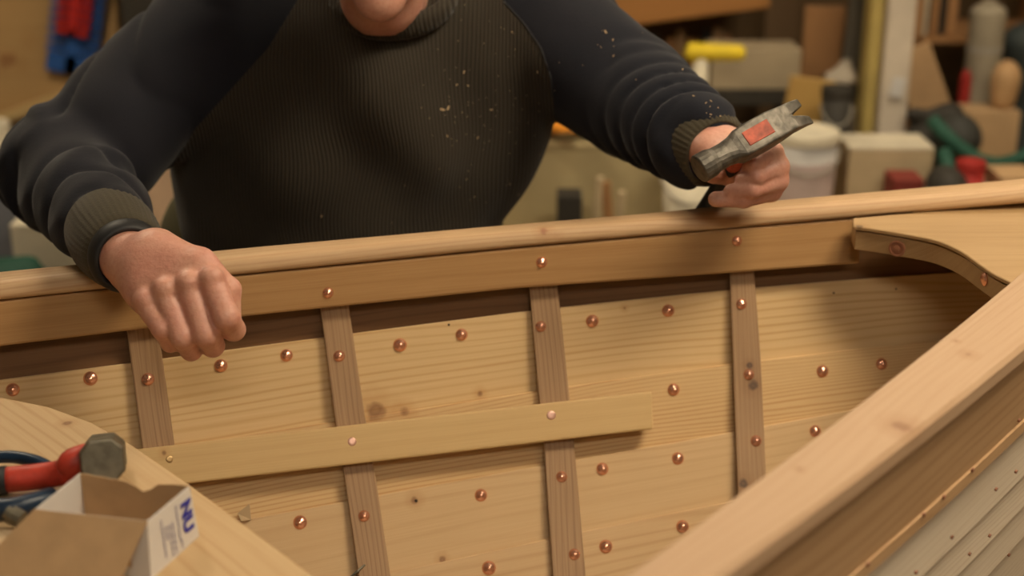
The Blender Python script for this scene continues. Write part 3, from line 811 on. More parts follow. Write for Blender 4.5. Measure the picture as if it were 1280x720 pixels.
def folds_sleeve(A, B, a1, f1, a0=.2, seed=0., twist=.8, wr=.75, wc=.9, ww=.9):
    ax_ = (B - A).normalized(); s1 = ax_.orthogonal().normalized(); s2 = ax_.cross(s1); L_ = (B - A).length
    def fn(t, X, Y, Z):
        px, py, pz = X - A.x, Y - A.y, Z - A.z
        q1 = px * s1.x + py * s1.y + pz * s1.z; q2 = px * s2.x + py * s2.y + pz * s2.z; th = np.arctan2(q2, q1)
        ph = t * L_ * f1 + twist * np.sin(th + seed) + .5 * np.sin(2 * th + seed * 2) + .55 * wob(X, Y, Z, 17, seed)
        r = np.sin(ph + 1.3 * np.sin(X * 31 + seed) * np.sin(Z * 27 + Y * 13)); r = np.where(r > 0, r ** 1.5, -np.abs(r) ** .7 * .6)
        md = .55 + .45 * np.sin(th * 1. + seed * 1.7 + 6 * t + wob(X, Y, Z, 8, seed) * .6)
        p2 = t * L_ * f1 * .55 + 1.7 * np.sin(th + seed * 3) + 1.1 * np.sin(2 * th - seed) + ww * wob(X, Y, Z, 12, seed + 1)
        cr = np.power(1 - np.abs(np.sin(p2)), 2.5)
        return a1 * (a0 + (1 - a0) * t * t) * (r * md * wr - wc * cr + .2)
    return fn
G.cap(RS + Vector((-.01, 0, .0)), RE, .098, .082, .03, folds_sleeve(RS, RE, .011, 40, .5, 1., 1.6, .4, 1.0, 1.3))
G.cap(RE, RW - (RW - RE).normalized() * .045, .084, .062, .015, folds_sleeve(RE, RW, .0125, 125, .3, 2.2, 1.5, .3, 1.0, 1.5))
G.cap(LS, LE, .098, .086, .03, folds_sleeve(LS, LE, .014, 44, .5, 3., 1.8))
LC = LW - (LW - LE).normalized() * .12
G.cap(LE + Vector((-.008, 0, 0)), LC, .080, .053, .015, folds_sleeve(LE, LW, .010, 42, .9, .4, 1.9))
V, Q = G.mesh(); V = relax(V, Q, 2, .5)
# raglan seams: signed value <0 = sleeve
def seamval(P):
    P = P.astype(np.float64); q = P - np.array(CAM)
    fw = q @ np.array(FW); X = 640 + F * (q @ np.array(RT)) / fw; Yp = 360 - F * (q @ np.array(UP)) / fw
    r = np.interp(Yp, [-60, 0, 30, 60, 95, 130, 160, 400], [590, 628, 655, 676, 688, 692, 694, 694])
    l = np.interp(Yp, [-60, 0, 60, 110, 160, 205, 230, 400], [400, 372, 335, 290, 245, 217, 210, 150])
    return np.minimum(r - X, X - l)
fv = seamval(V)
sl = fv[Q].mean(1) < 0
bverts = np.intersect1d(Q[sl].ravel(), Q[~sl].ravel())
for _ in range(3):
    P = V[bverts].astype(np.float64); f0 = seamval(P); e = 1e-3
    gx = np.stack([(seamval(P + np.eye(3)[i] * e) - f0) / e for i in (0, 2)], 1)
    st = f0[:, None] * gx / np.maximum((gx ** 2).sum(1)[:, None], 1e-9); st = np.clip(st, -.003, .003)
    P[:, [0, 2]] -= st * .8; V[bverts] = P
swt = npmesh('sweater', V, Q[~sl], M_swt, person)
cen = V[Q[sl]].mean(1)[:, 0]; Qs_ = Q[sl]
npmesh('sleeve', V, Qs_[cen > -.2], M_slv, swt, 'navy sleeve bunched above the wrist'); npmesh('sleeve', V, Qs_[cen <= -.2], M_slv, swt, 'navy sleeve bent at the elbow')
Vsw, Qsw = V, Q
# cuffs
def cuff(A, B, ra, rb, parent, name='cuff', m=None, amp=.0012, nr=44, th=.004, lab=None):
    A = Vector(A); B = Vector(B); ax_ = (B - A).normalized(); s1 = ax_.orthogonal().normalized(); s2 = ax_.cross(s1); secs = []
    prof = [(0, ra, 0)] + [(t, ra + (rb - ra) * t + .004 * math.sin(t * PI), 1) for t in (.1, .3, .5, .7, .88)] + [(1., rb - .001, 1), (1.02, rb - .003, 0), (.98, rb - th - .002, 0), (.3, rb - th - .002, 0)]
    for t, r, on in prof:
        secs.append([A + (B - A) * t + (s1 * math.cos(2 * PI * k / 176) + s2 * math.sin(2 * PI * k / 176)) * (r + on * amp * math.cos(nr * 2 * PI * k / 176)) for k in range(176)])
    return loft(name, secs, m or M_cuf, parent, caps=False, smooth=True, label=lab)
d = (RW - RE).normalized(); cuff(RW - d * .045, RW + d * .004, .053, .045, swt, amp=.0006)
d = (LW - LE).normalized(); cuff(LW - d * .115, LW - d * .014, .051, .044, swt, amp=.0005)
# collar
cc0 = W(489, -8, 1.965); cm = Matrix.Rotation(math.radians(28), 3, 'X'); mb = MB(); secs = []
for k in range(120):
    a = 2 * PI * k / 120; r = .082
    c = Vector((math.cos(a), math.sin(a) * .95, 0)); secs.append([cc0 + cm @ (c * (r + .010 * math.cos(b) * (1 + .12 * math.cos(k * PI / 1.5))) + Vector((0, 0, .019 * math.sin(b)))) for b in [2 * PI * j / 10 for j in range(10)]])
secs.append(secs[0])
loft('collar', secs, M_swt, swt, caps=False, smooth=True)
# wristband
d = (LW - LE).normalized(); cuff(LW - d * .018, LW + d * .008, .040, .038, person, 'wristband', M_blk, 0., th=.003)
# seam piping right
bv = BVHTree.FromPolygons([tuple(v) for v in V], [tuple(q) for q in Q])
def onsw(px, py, off=0.):
    hit = bv.ray_cast(CAM, ray(px, py).normalized())
    return (hit[0] + hit[1] * (off if hit[1].dot(ray(px, py)) < 0 else -off), hit[1]) if hit[0] is not None else (None, None)
pts = []
for y in range(2, 128, 6):
    x = float(np.interp(y, [-60, 0, 30, 60, 95, 130, 160], [590, 628, 655, 676, 688, 692, 694])); p, _ = onsw(x, y, -.0002)
    if p: pts.append(p)
MB().tube(smoothpath(pts, 2), .0016, 6).build('seam', M_blk, swt, smooth=True)
# trousers, hair, boots
G = Grid((-.60, 1.9, .02), (.15, 2.5, 1.02), .007)
G.ell(HIPC + Vector((0, 0, .04)), (.21, .15, .17), .05); G.ell(W(262, 335, 2.22), (.085, .10, .15), .04)
for sx in (-1, 1):
    hip = HIPC + Vector((sx * .10, 0, -.02)); kn = HIPC + Vector((sx * .12, -.10, -.36)); an = HIPC + Vector((sx * .13, .02, -.66))
    G.cap(hip, kn, .105, .075, .03, folds_sleeve(hip, kn, .004, 60)); G.cap(kn, an, .075, .062, .02, folds_sleeve(kn, an, .005, 70))
V2, Q2 = G.mesh(); npmesh('trousers', relax(V2, Q2, 1), Q2, plain('olive_trousers', (.10, .09, .045), .9), person)
G = Grid((-.60, 1.9, -.01), (.15, 2.5, .2), .005)
for sx in (-1, 1):
    an = HIPC + Vector((sx * .13, .02, -.68)); an.z = .05
    G.cap((an.x, an.y + .02, .05), (an.x, an.y - .17, .042), .046, .04, .02); G.cap((an.x, an.y, .06), (an.x, an.y, .13), .045, .05, .02)
G.f = np.maximum(G.f, (.002 - G.ax[2])[None, None, :])
V2, Q2 = G.mesh()
left = V2[Q2].mean(1)[:, 0] < HIPC.x
M_boot = plain('brown_boot', (.06, .035, .02), .6)
npmesh('boot', V2, Q2[left], M_boot, person); npmesh('boot', V2, Q2[~left], M_boot, person)
G = Grid(np.array(HC) - [.11, .15, .09], np.array(HC) + [.11, .12, .17], .004)
G.ell(H(0, -.022, .042), (.082, .099, .091), .01, HM); G.ell(H(0, .075, -.01), (.09, .075, .085), .02, HM, None, True); G.ell(H(0, .0, -.085), (.12, .12, .07), .02, HM, None, True)
V2, Q2 = G.mesh(); npmesh('hair', V2, Q2, plain('grey_hair', (.16, .14, .12), .8, var=.4, scale=120, bmp=.8), person)
# wood dust on the sweater
random.seed(21)
mb = MB()
fl = [(553, 137, .007), (560, 135, .006), (614, 137, .004), (559, 170, .003), (597, 172, .003), (580, 90, .004), (571, 106, .003), (585, 107, .003), (637, 230, .003), (583, 224, .002), (593, 246, .002), (648, 243, .003), (757, 40, .005), (766, 50, .003), (767, 70, .003), (853, 87, .003), (402, 270, .004), (640, 40, .002), (672, 90, .003)]
for _ in range(80):
    px = random.gauss(600, 45); py = random.gauss(140, 65)
    if py > 2: fl.append((px, py, random.uniform(.0006, .0012)))
for _ in range(14): fl.append((random.gauss(895, 20), random.gauss(135, 12), random.uniform(.001, .003)))
for _ in range(10): fl.append((random.gauss(760, 30), random.gauss(60, 30), random.uniform(.0007, .0015)))
for px, py, s in fl:
    p, nrm_ = onsw(px, py, .0006)
    if p is None or p.y > 2.1: continue
    M = frame(-nrm_ if nrm_.dot(p - CAM) > 0 else nrm_) @ Matrix.Rotation(random.uniform(0, 6), 3, 'Z')
    mb.box(p, (s, s * .3 + .0004, .0006), M)
du = mb.build('wood_dust', M_shav); du['kind'] = 'stuff'; du['label'] = 'pale wood dust and small shavings scattered on the dark sweater'; du['category'] = 'sawdust'

# ================================================================== claw hammer in the hand
HO = W(940, 174, 1.625)
D_ = (HO - CAM).normalized(); as_ = RT * .867 + UP * .5; as_ = (as_ - D_ * as_.dot(D_)).normalized(); ls_ = as_.cross(D_).normalized()
if ls_.z > 0: ls_ = -ls_
hh = (as_ * -.090 + ls_ * .046 + D_ * .200).normalized(); ha = (as_ * .2 + D_ * .08).normalized(); ha = (ha - hh * ha.dot(hh)).normalized(); hl = ha.cross(hh).normalized()
if hl.dot(ls_) < 0: hl = -hl
claw = root('claw_hammer', HO, 'steel claw hammer with red painted eye held against the rail under the fist', 'hammer')
def hp_(s, w, v): return HO + ha * s * 1.07 + hl * w * 1.07 - hh * v * 1.07
def sec(s, w, v, p=2.6, n=20, v0=0.):
    o = []
    for k in range(n):
        a = 2 * PI * (k + .5) / n; c, d_ = math.cos(a), math.sin(a)
        o.append(hp_(s, w * math.copysign(abs(c) ** (2 / p), c), v0 + v * math.copysign(abs(d_) ** (2 / p), d_)))
    return o
M_hst = plain('hammer_steel', (.12, .108, .09), .5, .65, var=.45, scale=90, bmp=.5)
S = [(-.072, .0140, .0140, 2), (-.0705, .0162, .0162, 2), (-.056, .0160, .0160, 2), (-.050, .0138, .0138, 2.2), (-.036, .0136, .0130, 2.6), (-.026, .0145, .0135, 4), (-.019, .0168, .0146, 9), (.0, .0175, .0148, 12), (.022, .0175, .0142, 12), (.036, .0168, .0115, 10), (.046, .0160, .0088, 10), (.053, .0158, .0072, 10)]
loft('head', [sec(*q) for q in S], M_hst, claw, bevel=.0009)
for sg in (-1, 1):
    secs = []
    for i in range(12):
        t = i / 11; s = .049 + .027 * t; gap = .0003 + .0068 * t; ow = .0158 + .0008 * t; th_ = .0068 * (1 - t) + .0020; dz = -.009 * t * t - .001 * t
        c1, c2 = sg * gap, sg * ow
        secs.append([hp_(s, c1, dz + th_), hp_(s, c2, dz + th_ * .8), hp_(s + .001, c2, dz - th_), hp_(s + .001, c1, dz - th_)])
    loft('claw', secs, M_hst, claw, bevel=.0012)
M_redp = plain('worn_red_paint', (.42, .075, .035), .55, var=.45, scale=90)
mb = MB(); Mh = Matrix((ha, hl, -hh)).transposed(); mb.box(hp_(.004, 0, .0146), (.036, .0185, .0016), Mh); mb.build('eye_wedge', M_redp, claw, bevel=.003)
hs = []
for i in range(20):
    t = i / 19 * .30; w = .0095 if t < .08 else .0095 + .0040 * min(1, (t - .08) / .02)
    o = []
    for k in range(16):
        a = 2 * PI * k / 16; o.append(HO + hh * (t + .008) + ha * (w * 1.15 * math.cos(a)) + hl * (w * .85 * math.sin(a)))
    hs.append(o)
loft('handle', hs[:6], M_redp, claw, smooth=True, label='worn red handle neck'); loft('grip', hs[5:], M_blk, claw, smooth=True)

# ================================================================== ROOM
def struct(o): o['kind'] = 'structure'; return o
M_flr = plain('concrete_floor', (.16, .13, .10), .8, scale=3, var=.2)
M_wall = wood('wall_boards', (.15, .095, .045), (.07, .04, .02), ring=.06, ringamt=.5, seed=131)
M_ceil = plain('ceiling_paint', (.5, .45, .38), .8)
MW = plain('wall_paint', (.36, .30, .22), .8)
def panel(name, c, d, m): return struct(MB().box(c, d).build(name, m))
panel('floor', (0, 1.6, -.03), (6.4, 7.6, .06), M_flr); panel('ceiling', (0, 1.6, 2.73), (6.4, 7.6, .06), M_ceil)
panel('wall_back', (0, 5.03, 1.35), (6.0, .06, 2.7), M_wall); panel('wall_front', (0, -1.83, 1.35), (6.0, .06, 2.7), MW)
panel('wall_left', (-3.03, 1.6, 1.35), (.06, 6.8, 2.7), MW); panel('wall_right', (3.03, 1.6, 1.35), (.06, 6.8, 2.7), MW)

# trestle under the boat
M_tre = wood('trestle_wood', (.40, .26, .13), (.25, .14, .06), seed=141)
def trestle(a, lab):
    c = fromab(a, 0, 0); t = root('sawhorse', (c.x, c.y, 0), lab, 'sawhorse', 'sawhorses under the dinghy')
    R = Matrix.Rotation(math.radians(30), 3, 'Z')
    MB().box((c.x, c.y, bz - .032), (.07, .6, .06), R).build('top_rail', M_tre, t)
    for s in (-1, 1):
        for q in (-1, 1):
            b0 = c + R @ Vector((q * .10, s * .27, 0)); b1 = c + R @ Vector((q * .02, s * .22, bz - .06)); b0.z = .004
            MB().tube([b0, b1], .022, 4).build('leg', M_tre, t)
trestle(.35, 'plain wooden sawhorse carrying the bow end of the dinghy'); trestle(1.25, 'plain wooden sawhorse carrying the dinghy behind the bow')

# storage platform
PZ = .30
M_pl = wood('platform_boards', (.40, .30, .16), (.25, .17, .08), ring=.04, seed=151)
plat = root('low_platform', (.9, 4.1, 0), 'low wooden storage platform along the back wall loaded with workshop clutter', 'platform')
for k in range(8):
    MB().box((.70, 3.42 + k * .185, PZ - .0125), (3.5, .175, .025)).build('board', M_pl, plat)
for x in (-.9, .7, 2.3): MB().box((x, 4.05, (PZ - .025) / 2), (.08, 1.4, PZ - .025)).build('bearer', M_tre, plat)

def rz(a): return Matrix.Rotation(math.radians(a), 3, 'Z')
def ext(x0, y0, x1, y1, Y):
    a = W(x0, y0, Y); b = W(x1, y0, Y); c = W((x0 + x1) / 2, y1, Y); return a.x, b.x, c.z, a.z
def carton_bg(name, lab, cat, x0, y0, x1, y1, Y, dep, m, base=None, flap=True, roll=0, m2=None, rot=0):
    xa, xb, z0, z1 = ext(x0, y0, x1, y1, Y)
    if base is not None: z0 = base
    r = root(name, ((xa + xb) / 2, Y + dep / 2, z0), lab, cat); w, h = xb - xa, z1 - z0; c = Vector(((xa + xb) / 2, Y + dep / 2, (z0 + z1) / 2)); t = .008
    M = Matrix.Rotation(math.radians(roll), 3, 'Y') @ rz(rot)
    def bx(n_, o, d, mm=m): MB().box(c + M @ Vector(o), d, M).build(n_, mm, r, bevel=.003)
    bx('front_panel', (0, -dep / 2 + t / 2, 0), (w, t, h)); bx('back_panel', (0, dep / 2 - t / 2, 0), (w, t, h))
    bx('side_panel', (-w / 2 + t / 2, 0, 0), (t, dep - 2 * t, h)); bx('side_panel', (w / 2 - t / 2, 0, 0), (t, dep - 2 * t, h)); bx('bottom_panel', (0, 0, -h / 2 + t / 2), (w - 2 * t, dep - 2 * t, t))
    if flap: bx('lid', (0, 0, h / 2 + t / 2), (w * 1.01, dep * 1.01, t), m2 or m)
    return r
def plank_bg(name, lab, cat, x0, y0, x1, y1, Y, th, m, roll=0, lean=0, base=None, group=None):
    xa, xb, z0, z1 = ext(x0, y0, x1, y1, Y)
    if base is not None: z0 = base
    w, h = xb - xa, z1 - z0; c = Vector(((xa + xb) / 2, Y + th / 2, (z0 + z1) / 2)); M = Matrix.Rotation(math.radians(roll), 3, 'Y') @ Matrix.Rotation(math.radians(lean), 3, 'X')
    o = MB().box(c, (w, th, h), M).build(name, m, bevel=.004)
    o['label'] = lab; o['category'] = cat
    if group: o['group'] = group
    return o
C = lambda n, c, **k: plain(n, c, .7, **k)
K_tan, K_brn, K_amb, K_bei, K_wht, K_org = C('tan_card', (.42, .27, .14)), wood('brown_ply', (.36, .19, .08), (.25, .12, .05), seed=5), wood('amber_ply', (.50, .32, .10), (.38, .22, .07), seed=6), C('beige_card', (.46, .36, .22)), C('cream_plastic', (.66, .60, .46)), wood('orange_beam', (.42, .20, .06), (.30, .13, .04), seed=7)
K_drk, K_grn, K_red, K_gry, K_yel = C('dark_plastic', (.03, .026, .02)), C('green_rubber', (.012, .07, .045)), C('red_plastic', (.33, .02, .015)), C('grey_plastic', (.32, .29, .24)), C('yellow_plastic', (.80, .60, .03))
# -- left background
ply = wood('wall_plywood', (.44, .28, .12), (.34, .20, .08), ring=.05, seed=161, knots=[(tuple(W(33, 52, 4.5)), .02), (tuple(W(25, 82, 4.5)), .015), (tuple(W(11, 10, 4.5)), .02)])
a, b, c_, d_ = W(-120, 190, 4.5), W(150, 88, 4.5), W(125, -260, 4.62), W(-120, -260, 4.62)
pr = root('plywood_sheet', (a.x + .3, 4.5, W(0, 145, 4.5).z), 'tan plywood sheet with the blue and red rack hung on it', 'panel')
V = [a, b, c_, d_]; V += [v + Vector((0, .02, 0)) for v in V]; FB = [(0, 1, 2, 3), (7, 6, 5, 4), (0, 4, 5, 1), (1, 5, 6, 2), (2, 6, 7, 3), (3, 7, 4, 0)]
mesh('sheet', V, FB, ply, pr, uvs=[(V[j].x, V[j].z) for f in FB for j in f])
q = (b - a).normalized(); MB().tube([a + Vector((0, -.008, -.01)), b + Vector((0, -.008, -.01))], .022, 4).build('edge_strip', wood('pale_strip', (.60, .43, .20), (.5, .33, .14), seed=8), pr)
for q_ in (-100, 15):
    x_ = W(q_, 140, 4.5).x; MB().box((x_, 4.535, .3), (.05, .03, .6)).build('leg', K_brn, pr)
# blue / red toothed rack
K_blu = C('blue_plastic', (.02, .09, .32)); K_rd2 = C('bright_red_plastic', (.42, .015, .012))
def comb(name, lab, x0, x1, ytop, ybot, m, Y, nt, solid, cx=None, slant=12):
    xa, xb, z0, z1 = ext(x0, ytop, x1, ybot, Y); w = xb - xa; h = z1 - z0; c = Vector(((xa + xb) / 2, Y, (z0 + z1) / 2)); M = Matrix.Rotation(math.radians(slant), 3, 'Y')
    r = root(name, (c.x, Y, z0), lab, 'tool rack')
    mb = MB(); mb.box(c, (w * .24, .02, h), M); mb.box(c + M @ Vector((0, 0, -h / 2 + solid / 2)), (w * .92, .02, solid), M); mb.build('backbone', m, r, bevel=.002)
    for s in (-1, 1):
        mb = MB()
        for k in range(nt):
            z = -h / 2 + solid + (h - solid) * (k + .6) / nt; mb.box(c + M @ Vector((s * w * .30, 0, z)), (w * .38, .018, (h - solid) / nt * .55), M @ Matrix.Rotation(math.radians(s * 8), 3, 'Y'))
        mb.build('teeth', m, r)
comb('spanner_rack', 'blue plastic comb rack on the tan plywood sheet', 54, 122, -62, 94, K_blu, 4.485, 11, .06)
comb('spanner_rack', 'red plastic comb rack overlapping the blue one', 68, 112, -70, 45, K_rd2, 4.462, 9, .02)
carton_bg('tool_locker', 'tall dark brown locker beside the plywood sheet', 'locker', 144, -60, 197, 60, 4.3, .25, K_drk, base=0.)
carton_bg('storage_cabinet', 'dark low cabinet under the plywood sheet', 'cabinet', -140, 186, 60, 330, 4.15, .26, K_drk, base=0.)
r = root('paper_roll', (W(-6, 190, 3.9).x, 3.9, 0), 'cream roll standing at the far left edge', 'roll'); ct = W(-8, 180, 3.9)
MB().lathe((ct.x, ct.y, 0), [(.05, 0), (.05, ct.z + .06), (.045, ct.z + .065), (.02, ct.z + .065), (.02, ct.z + .02), (.0005, ct.z + .02)], 24).build('sheet_roll', K_wht, r, smooth=False)
carton_bg('plastic_crate', 'grey blue crate behind the bent elbow', 'crate', -40, 232, 16, 300, 3.5, .25, C('slate_plastic', (.18, .19, .22)), base=0.)
carton_bg('cardboard_carton', 'cream carton on the floor behind the bent sleeve', 'box', 12, 285, 90, 340, 3.3, .25, K_wht, base=0.)
r = root('green_cloth', (W(15, 325, 3.1).x, 3.1, 0), 'dark green cloth bundle low behind the left rail', 'cloth')
G = Grid((W(-70, 0, 3.1).x, 2.95, 0), (W(60, 0, 3.1).x, 3.3, .45), .02); ce = W(10, 322, 3.1)
G.ell((ce.x, 3.12, .21), (.15, .10, .2), .05, fn=lambda t, X, Y, Z: .02 * np.sin(Z * 40 + X * 20)); G.ell((ce.x - .05, 3.12, .1), (.14, .11, .1), .05)
V2, Q2 = G.mesh(); npmesh('cloth', V2, Q2, K_grn, r)
carton_bg('cardboard_carton', 'pinkish tan carton seen between the sleeve and the sweater', 'box', 130, 150, 235, 300, 2.95, .28, C('pink_tan_card', (.78, .56, .38)), base=0.)
# -- centre background
carton_bg('storage_crate', 'large khaki crate behind the sweater, topped with cream sheets', 'crate', 560, 185, 835, 340, 3.55, .45, C('khaki_board', (.42, .345, .19)), base=PZ)
zc = ext(560, 185, 835, 340, 3.55)[3] + .009
G = Grid((W(670, 0, 3.6).x - .1, 3.5, zc - .02), (W(800, 0, 3.6).x, 3.95, zc + .2), .01)
for i, (x, z, rx) in enumerate(((700, .04, .12), (728, .07, .10), (752, .03, .08))):
    G.ell((W(x, 0, 3.6).x, 3.70, zc + z), (rx, .13, .045), .02, fn=lambda t, X, Y, Z: .008 * np.sin(X * 60 + Y * 40))
G.f = np.maximum(G.f, (zc + .001 - G.ax[2])[None, None, :])
V2, Q2 = G.mesh(); o = npmesh('folded_sheet', V2, Q2, K_wht); o['label'] = 'crumpled cream sheet lying on the khaki crate'; o['category'] = 'sheet'
p = W(694, 156, 3.52)
r = root('work_glove', (p.x, 3.52, p.z - .03), 'orange glove lying on the crumpled cream sheet', 'glove'); G = Grid((p.x - .12, 3.4, p.z - .06), (p.x + .12, 3.7, p.z + .06), .006)
G.ell((p.x, 3.52, p.z), (.05, .04, .022), .01)
for i in range(4): G.cap((p.x + .01, 3.50 + i * .014, p.z), (p.x + .07, 3.49 + i * .018, p.z - .012), .009, .008, .006)
G.cap((p.x - .01, 3.49, p.z), (p.x + .02, 3.46, p.z), .01, .009, .006)
V2, Q2 = G.mesh(); npmesh('glove', V2, Q2, C('orange_rubber', (.75, .28, .02)), r)
def bucket(name, lab, x0, x1, yt, Y, m, mlid, base=PZ, band=None, cat='bucket'):
    xa, xb, z0, z1 = ext(x0, yt, x1, yt + 10, Y); r_ = (xb - xa) / 2; c = ((xa + xb) / 2, Y + r_, 0); r = root(name, (c[0], c[1], base), lab, cat)
    MB().lathe(c, [(r_ * .86, base + .001), (r_ * .98, z1 - .02), (r_ * .98, z1 - .02)], 32).build('body', m, r, smooth=True)
    MB().lathe(c, [(r_ * 1.0, z1 - .03), (r_ * 1.04, z1 - .025), (r_ * 1.04, z1 - .004), (r_ * .98, z1), (r_ * .92, z1 - .006), (.001, z1 - .005)], 32).build('lid', mlid, r)
    MB().tube([(c[0] + math.cos(t) * r_ * 1.03, c[1] + math.sin(t) * r_ * 1.03, z1 - .05 - .05 * math.sin(PI * (t - PI) / PI)) for t in [PI + PI * i / 12 for i in range(13)]], .003, 6).build('handle', K_gry, r)
    if band:
        MB().lathe(c, [(r_ * .915, base + .06), (r_ * .98, z1 - .075)], 32).build('label_band', band, r)
    return r
bucket('plastic_bucket', 'white plastic bucket low behind the navy sleeve', 832, 905, 206, 3.33, K_wht, K_wht)
bucket('paint_bucket', 'pale grey bucket with cream lid and pinkish label behind the fist', 972, 1058, 172, 3.5, C('pale_grey_plastic', (.46, .44, .42)), K_wht, band=C('pinkish_label', (.50, .40, .38)))
for i, (x0, x1, y0, rl) in enumerate(((742, 752, 222, 4), (756, 768, 228, -6), (770, 780, 240, 5))):
    plank_bg('wood_offcut', ['pale upright batten leaning on the khaki crate', 'brown middle batten leaning on the khaki crate', 'short batten leaning on the khaki crate, rightmost of three'][i], 'offcut', x0, y0, x1, 300, 3.42, .02, [K_bei, K_brn, K_bei][i], roll=rl, base=PZ, group='battens on the khaki crate')
carton_bg('low_box', 'small black box standing in for a dark gap in front of the khaki crate', 'case', 697, 250, 728, 290, 3.36, .08, K_drk, base=PZ)  # black box put in where there is only a shaded gap
carton_bg('storage_box', 'beige lidded box at the foot of the white post', 'box', 1062, 188, 1168, 260, 3.55, .15, K_bei, base=PZ, m2=C('pale_lid', (.56, .50, .38)))
r = carton_bg('low_box', 'flat red case in front of the beige lidded box', 'case', 1118, 229, 1156, 262, 3.42, .1, C('dull_red_plastic', (.20, .03, .02)), base=PZ)
# white post
post = root('timber_post', (W(1105, 100, 3.95).x, 3.95, PZ), 'square white painted post with yellowish left side', 'post')
xa = W(1096, 180, 3.95).x; xb = W(1130, 180, 3.95).x - .0; mpost = C('white_post_paint', (.60, .52, .42)); mpy = C('yellowish_paint', (.42, .32, .10))
MB().box(((xa + xb) / 2, 4.0, (2.70 + PZ) / 2), (xb - xa, .10, 2.70 - PZ - .002)).build('post_face', mpost, post, bevel=.006)
MB().box((xa - .022, 4.02, (2.70 + PZ) / 2), (.036, .08, 2.70 - PZ - .002)).build('side_strip', mpy, post, bevel=.004)  # left strip yellower and darker than the front face
# yellow topped glue bottle / gun
p = W(872, 66, 3.9)
r = root('bar_clamp', (p.x, 3.9, PZ), 'bright yellow bar handled clamp standing on a white stem behind the sleeve', 'clamp')
MB().tube([W(857, 64, 3.9), W(862, 65, 3.9), W(925, 66, 3.9), W(931, 66, 3.9)], [.015, .026, .022, .014], 14).build('handle', K_yel, r, smooth=True)
MB().tube([W(876, 72, 3.9), Vector((W(874, 95, 3.9).x, 3.9, PZ + .001))], .022, 12).build('stem', K_wht, r, smooth=True)
MB().tube([W(866, 70, 3.9), W(884, 70, 3.9)], .020, 12).build('collar', K_yel, r)
carton_bg('storage_box', 'grey beige box behind the yellow handle', 'box', 890, 66, 1002, 112, 4.15, .16, C('dull_beige_card', (.36, .29, .19)), flap=True)
sb = ext(890, 66, 1002, 112, 4.15)
r = root('wooden_rack', ((sb[0] + sb[1]) / 2, 4.3, PZ), 'dark low rack carrying the grey beige box', 'rack')
MB().box(((sb[0] + sb[1]) / 2, 4.3, sb[2] - .022), (sb[1] - sb[0] + .06, .34, .04)).build('shelf_board', K_drk, r)
for s in (0, 1):
    for y in (4.16, 4.44): MB().box((sb[s] + (.0 if s else 0), y, (PZ + sb[2] - .042) / 2), (.03, .03, sb[2] - .042 - PZ)).build('leg', K_drk, r)
# beam and hanging timbers at the top
a, b = W(700, 44, 4.45), W(962, 10, 4.45)
r = root('wooden_beam', ((a.x + b.x) / 2, 4.5, a.z), 'long orange brown shelf beam across the back above the timber offcuts', 'beam')
V = [a, b, b + Vector((0, 0, .13)), a + Vector((0, 0, .13))]; V += [v + Vector((0, .5, 0)) for v in V]
mesh('beam_board', V, FB, K_org, r, uvs=[(V[j].x, V[j].z + V[j].y) for f in FB for j in f], bevel=.005)
cols_ = [K_brn, K_tan, K_drk, K_brn, K_tan, K_brn, K_drk, K_tan, K_brn]
names = ['brown', 'tan', 'dark', 'reddish brown', 'light tan', 'narrow brown', 'blackish', 'short tan', 'rightmost brown']
for i in range(9):
    x0 = 786 + i * 15 + random.uniform(-2, 2)
    plank_bg('timber_offcut', '%s timber offcut standing under the orange brown beam, %s from the sleeve' % (names[i], ['first', 'second', 'third', 'fourth', 'fifth', 'sixth', 'seventh', 'eighth', 'ninth'][i]), 'offcut', x0, random.uniform(34, 50), x0 + random.uniform(8, 13), 200, 4.62, .03, cols_[i], roll=random.uniform(-2, 2), base=PZ, group='offcuts under the beam')
plank_bg('plywood_board', 'upright brown plywood panel left of the white post', 'panel', 1006, 8, 1056, 102, 4.3, .018, K_brn, roll=1, base=PZ)
plank_bg('plywood_board', 'dark wood panel behind the upright brown plywood', 'panel', 960, -40, 1004, 60, 4.7, .018, wood('dark_ply', (.16, .10, .05), (.10, .06, .03), seed=9), base=PZ)
plank_bg('plywood_board', 'slanting amber plywood panel above the bucket lid', 'panel', 978, 98, 1036, 190, 3.95, .015, K_amb, roll=8, base=PZ)
plank_bg('plywood_board', 'dark narrow board just left of the white post', 'panel', 1062, -20, 1084, 88, 4.2, .03, C('grey_board', (.10, .09, .07)), roll=2, base=PZ)
def blob(name, lab, cat, x, y, Y, r3, m, base=PZ, amp=.01, rings=None, fq=30):
    c = W(x, y, Y); r3 = list(r3); G = Grid((c.x - r3[0] * 1.4, Y - r3[1] * 1.4, base - .02), (c.x + r3[0] * 1.4, Y + r3[1] * 1.4, c.z + r3[2] * 1.5), max(r3) / 14)
    sd = random.uniform(0, 6)
    G.ell((c.x, Y, c.z), r3, .03, fn=lambda t, X, Y_, Z: amp * (np.sin(X * fq + sd) + np.sin(Y_ * fq * .8) + np.sin(Z * fq * 1.2 + sd)))
    if c.z - r3[2] > base: G.cap((c.x, Y, base + .02), (c.x, Y, c.z), r3[0] * .9, r3[0] * .8, .04)
    G.f = np.maximum(G.f, (base + .001 - G.ax[2])[None, None, :])
    V2, Q2 = G.mesh(); o = npmesh(name, relax(V2, Q2, 1), Q2, m); o['label'] = lab; o['category'] = cat; return o
blob('plastic_bag', 'small crumpled pale bag against the brown plywood panel', 'bag', 1052, 98, 4.10, (.035, .05, .035), C('pale_bag', (.38, .33, .26)), amp=.012, fq=75)
# dark jar by the post
bucket('dark_can', 'dark can with black lid just left of the post foot', 1032, 1070, 112, 3.75, K_drk, K_drk, cat='can', band=None)
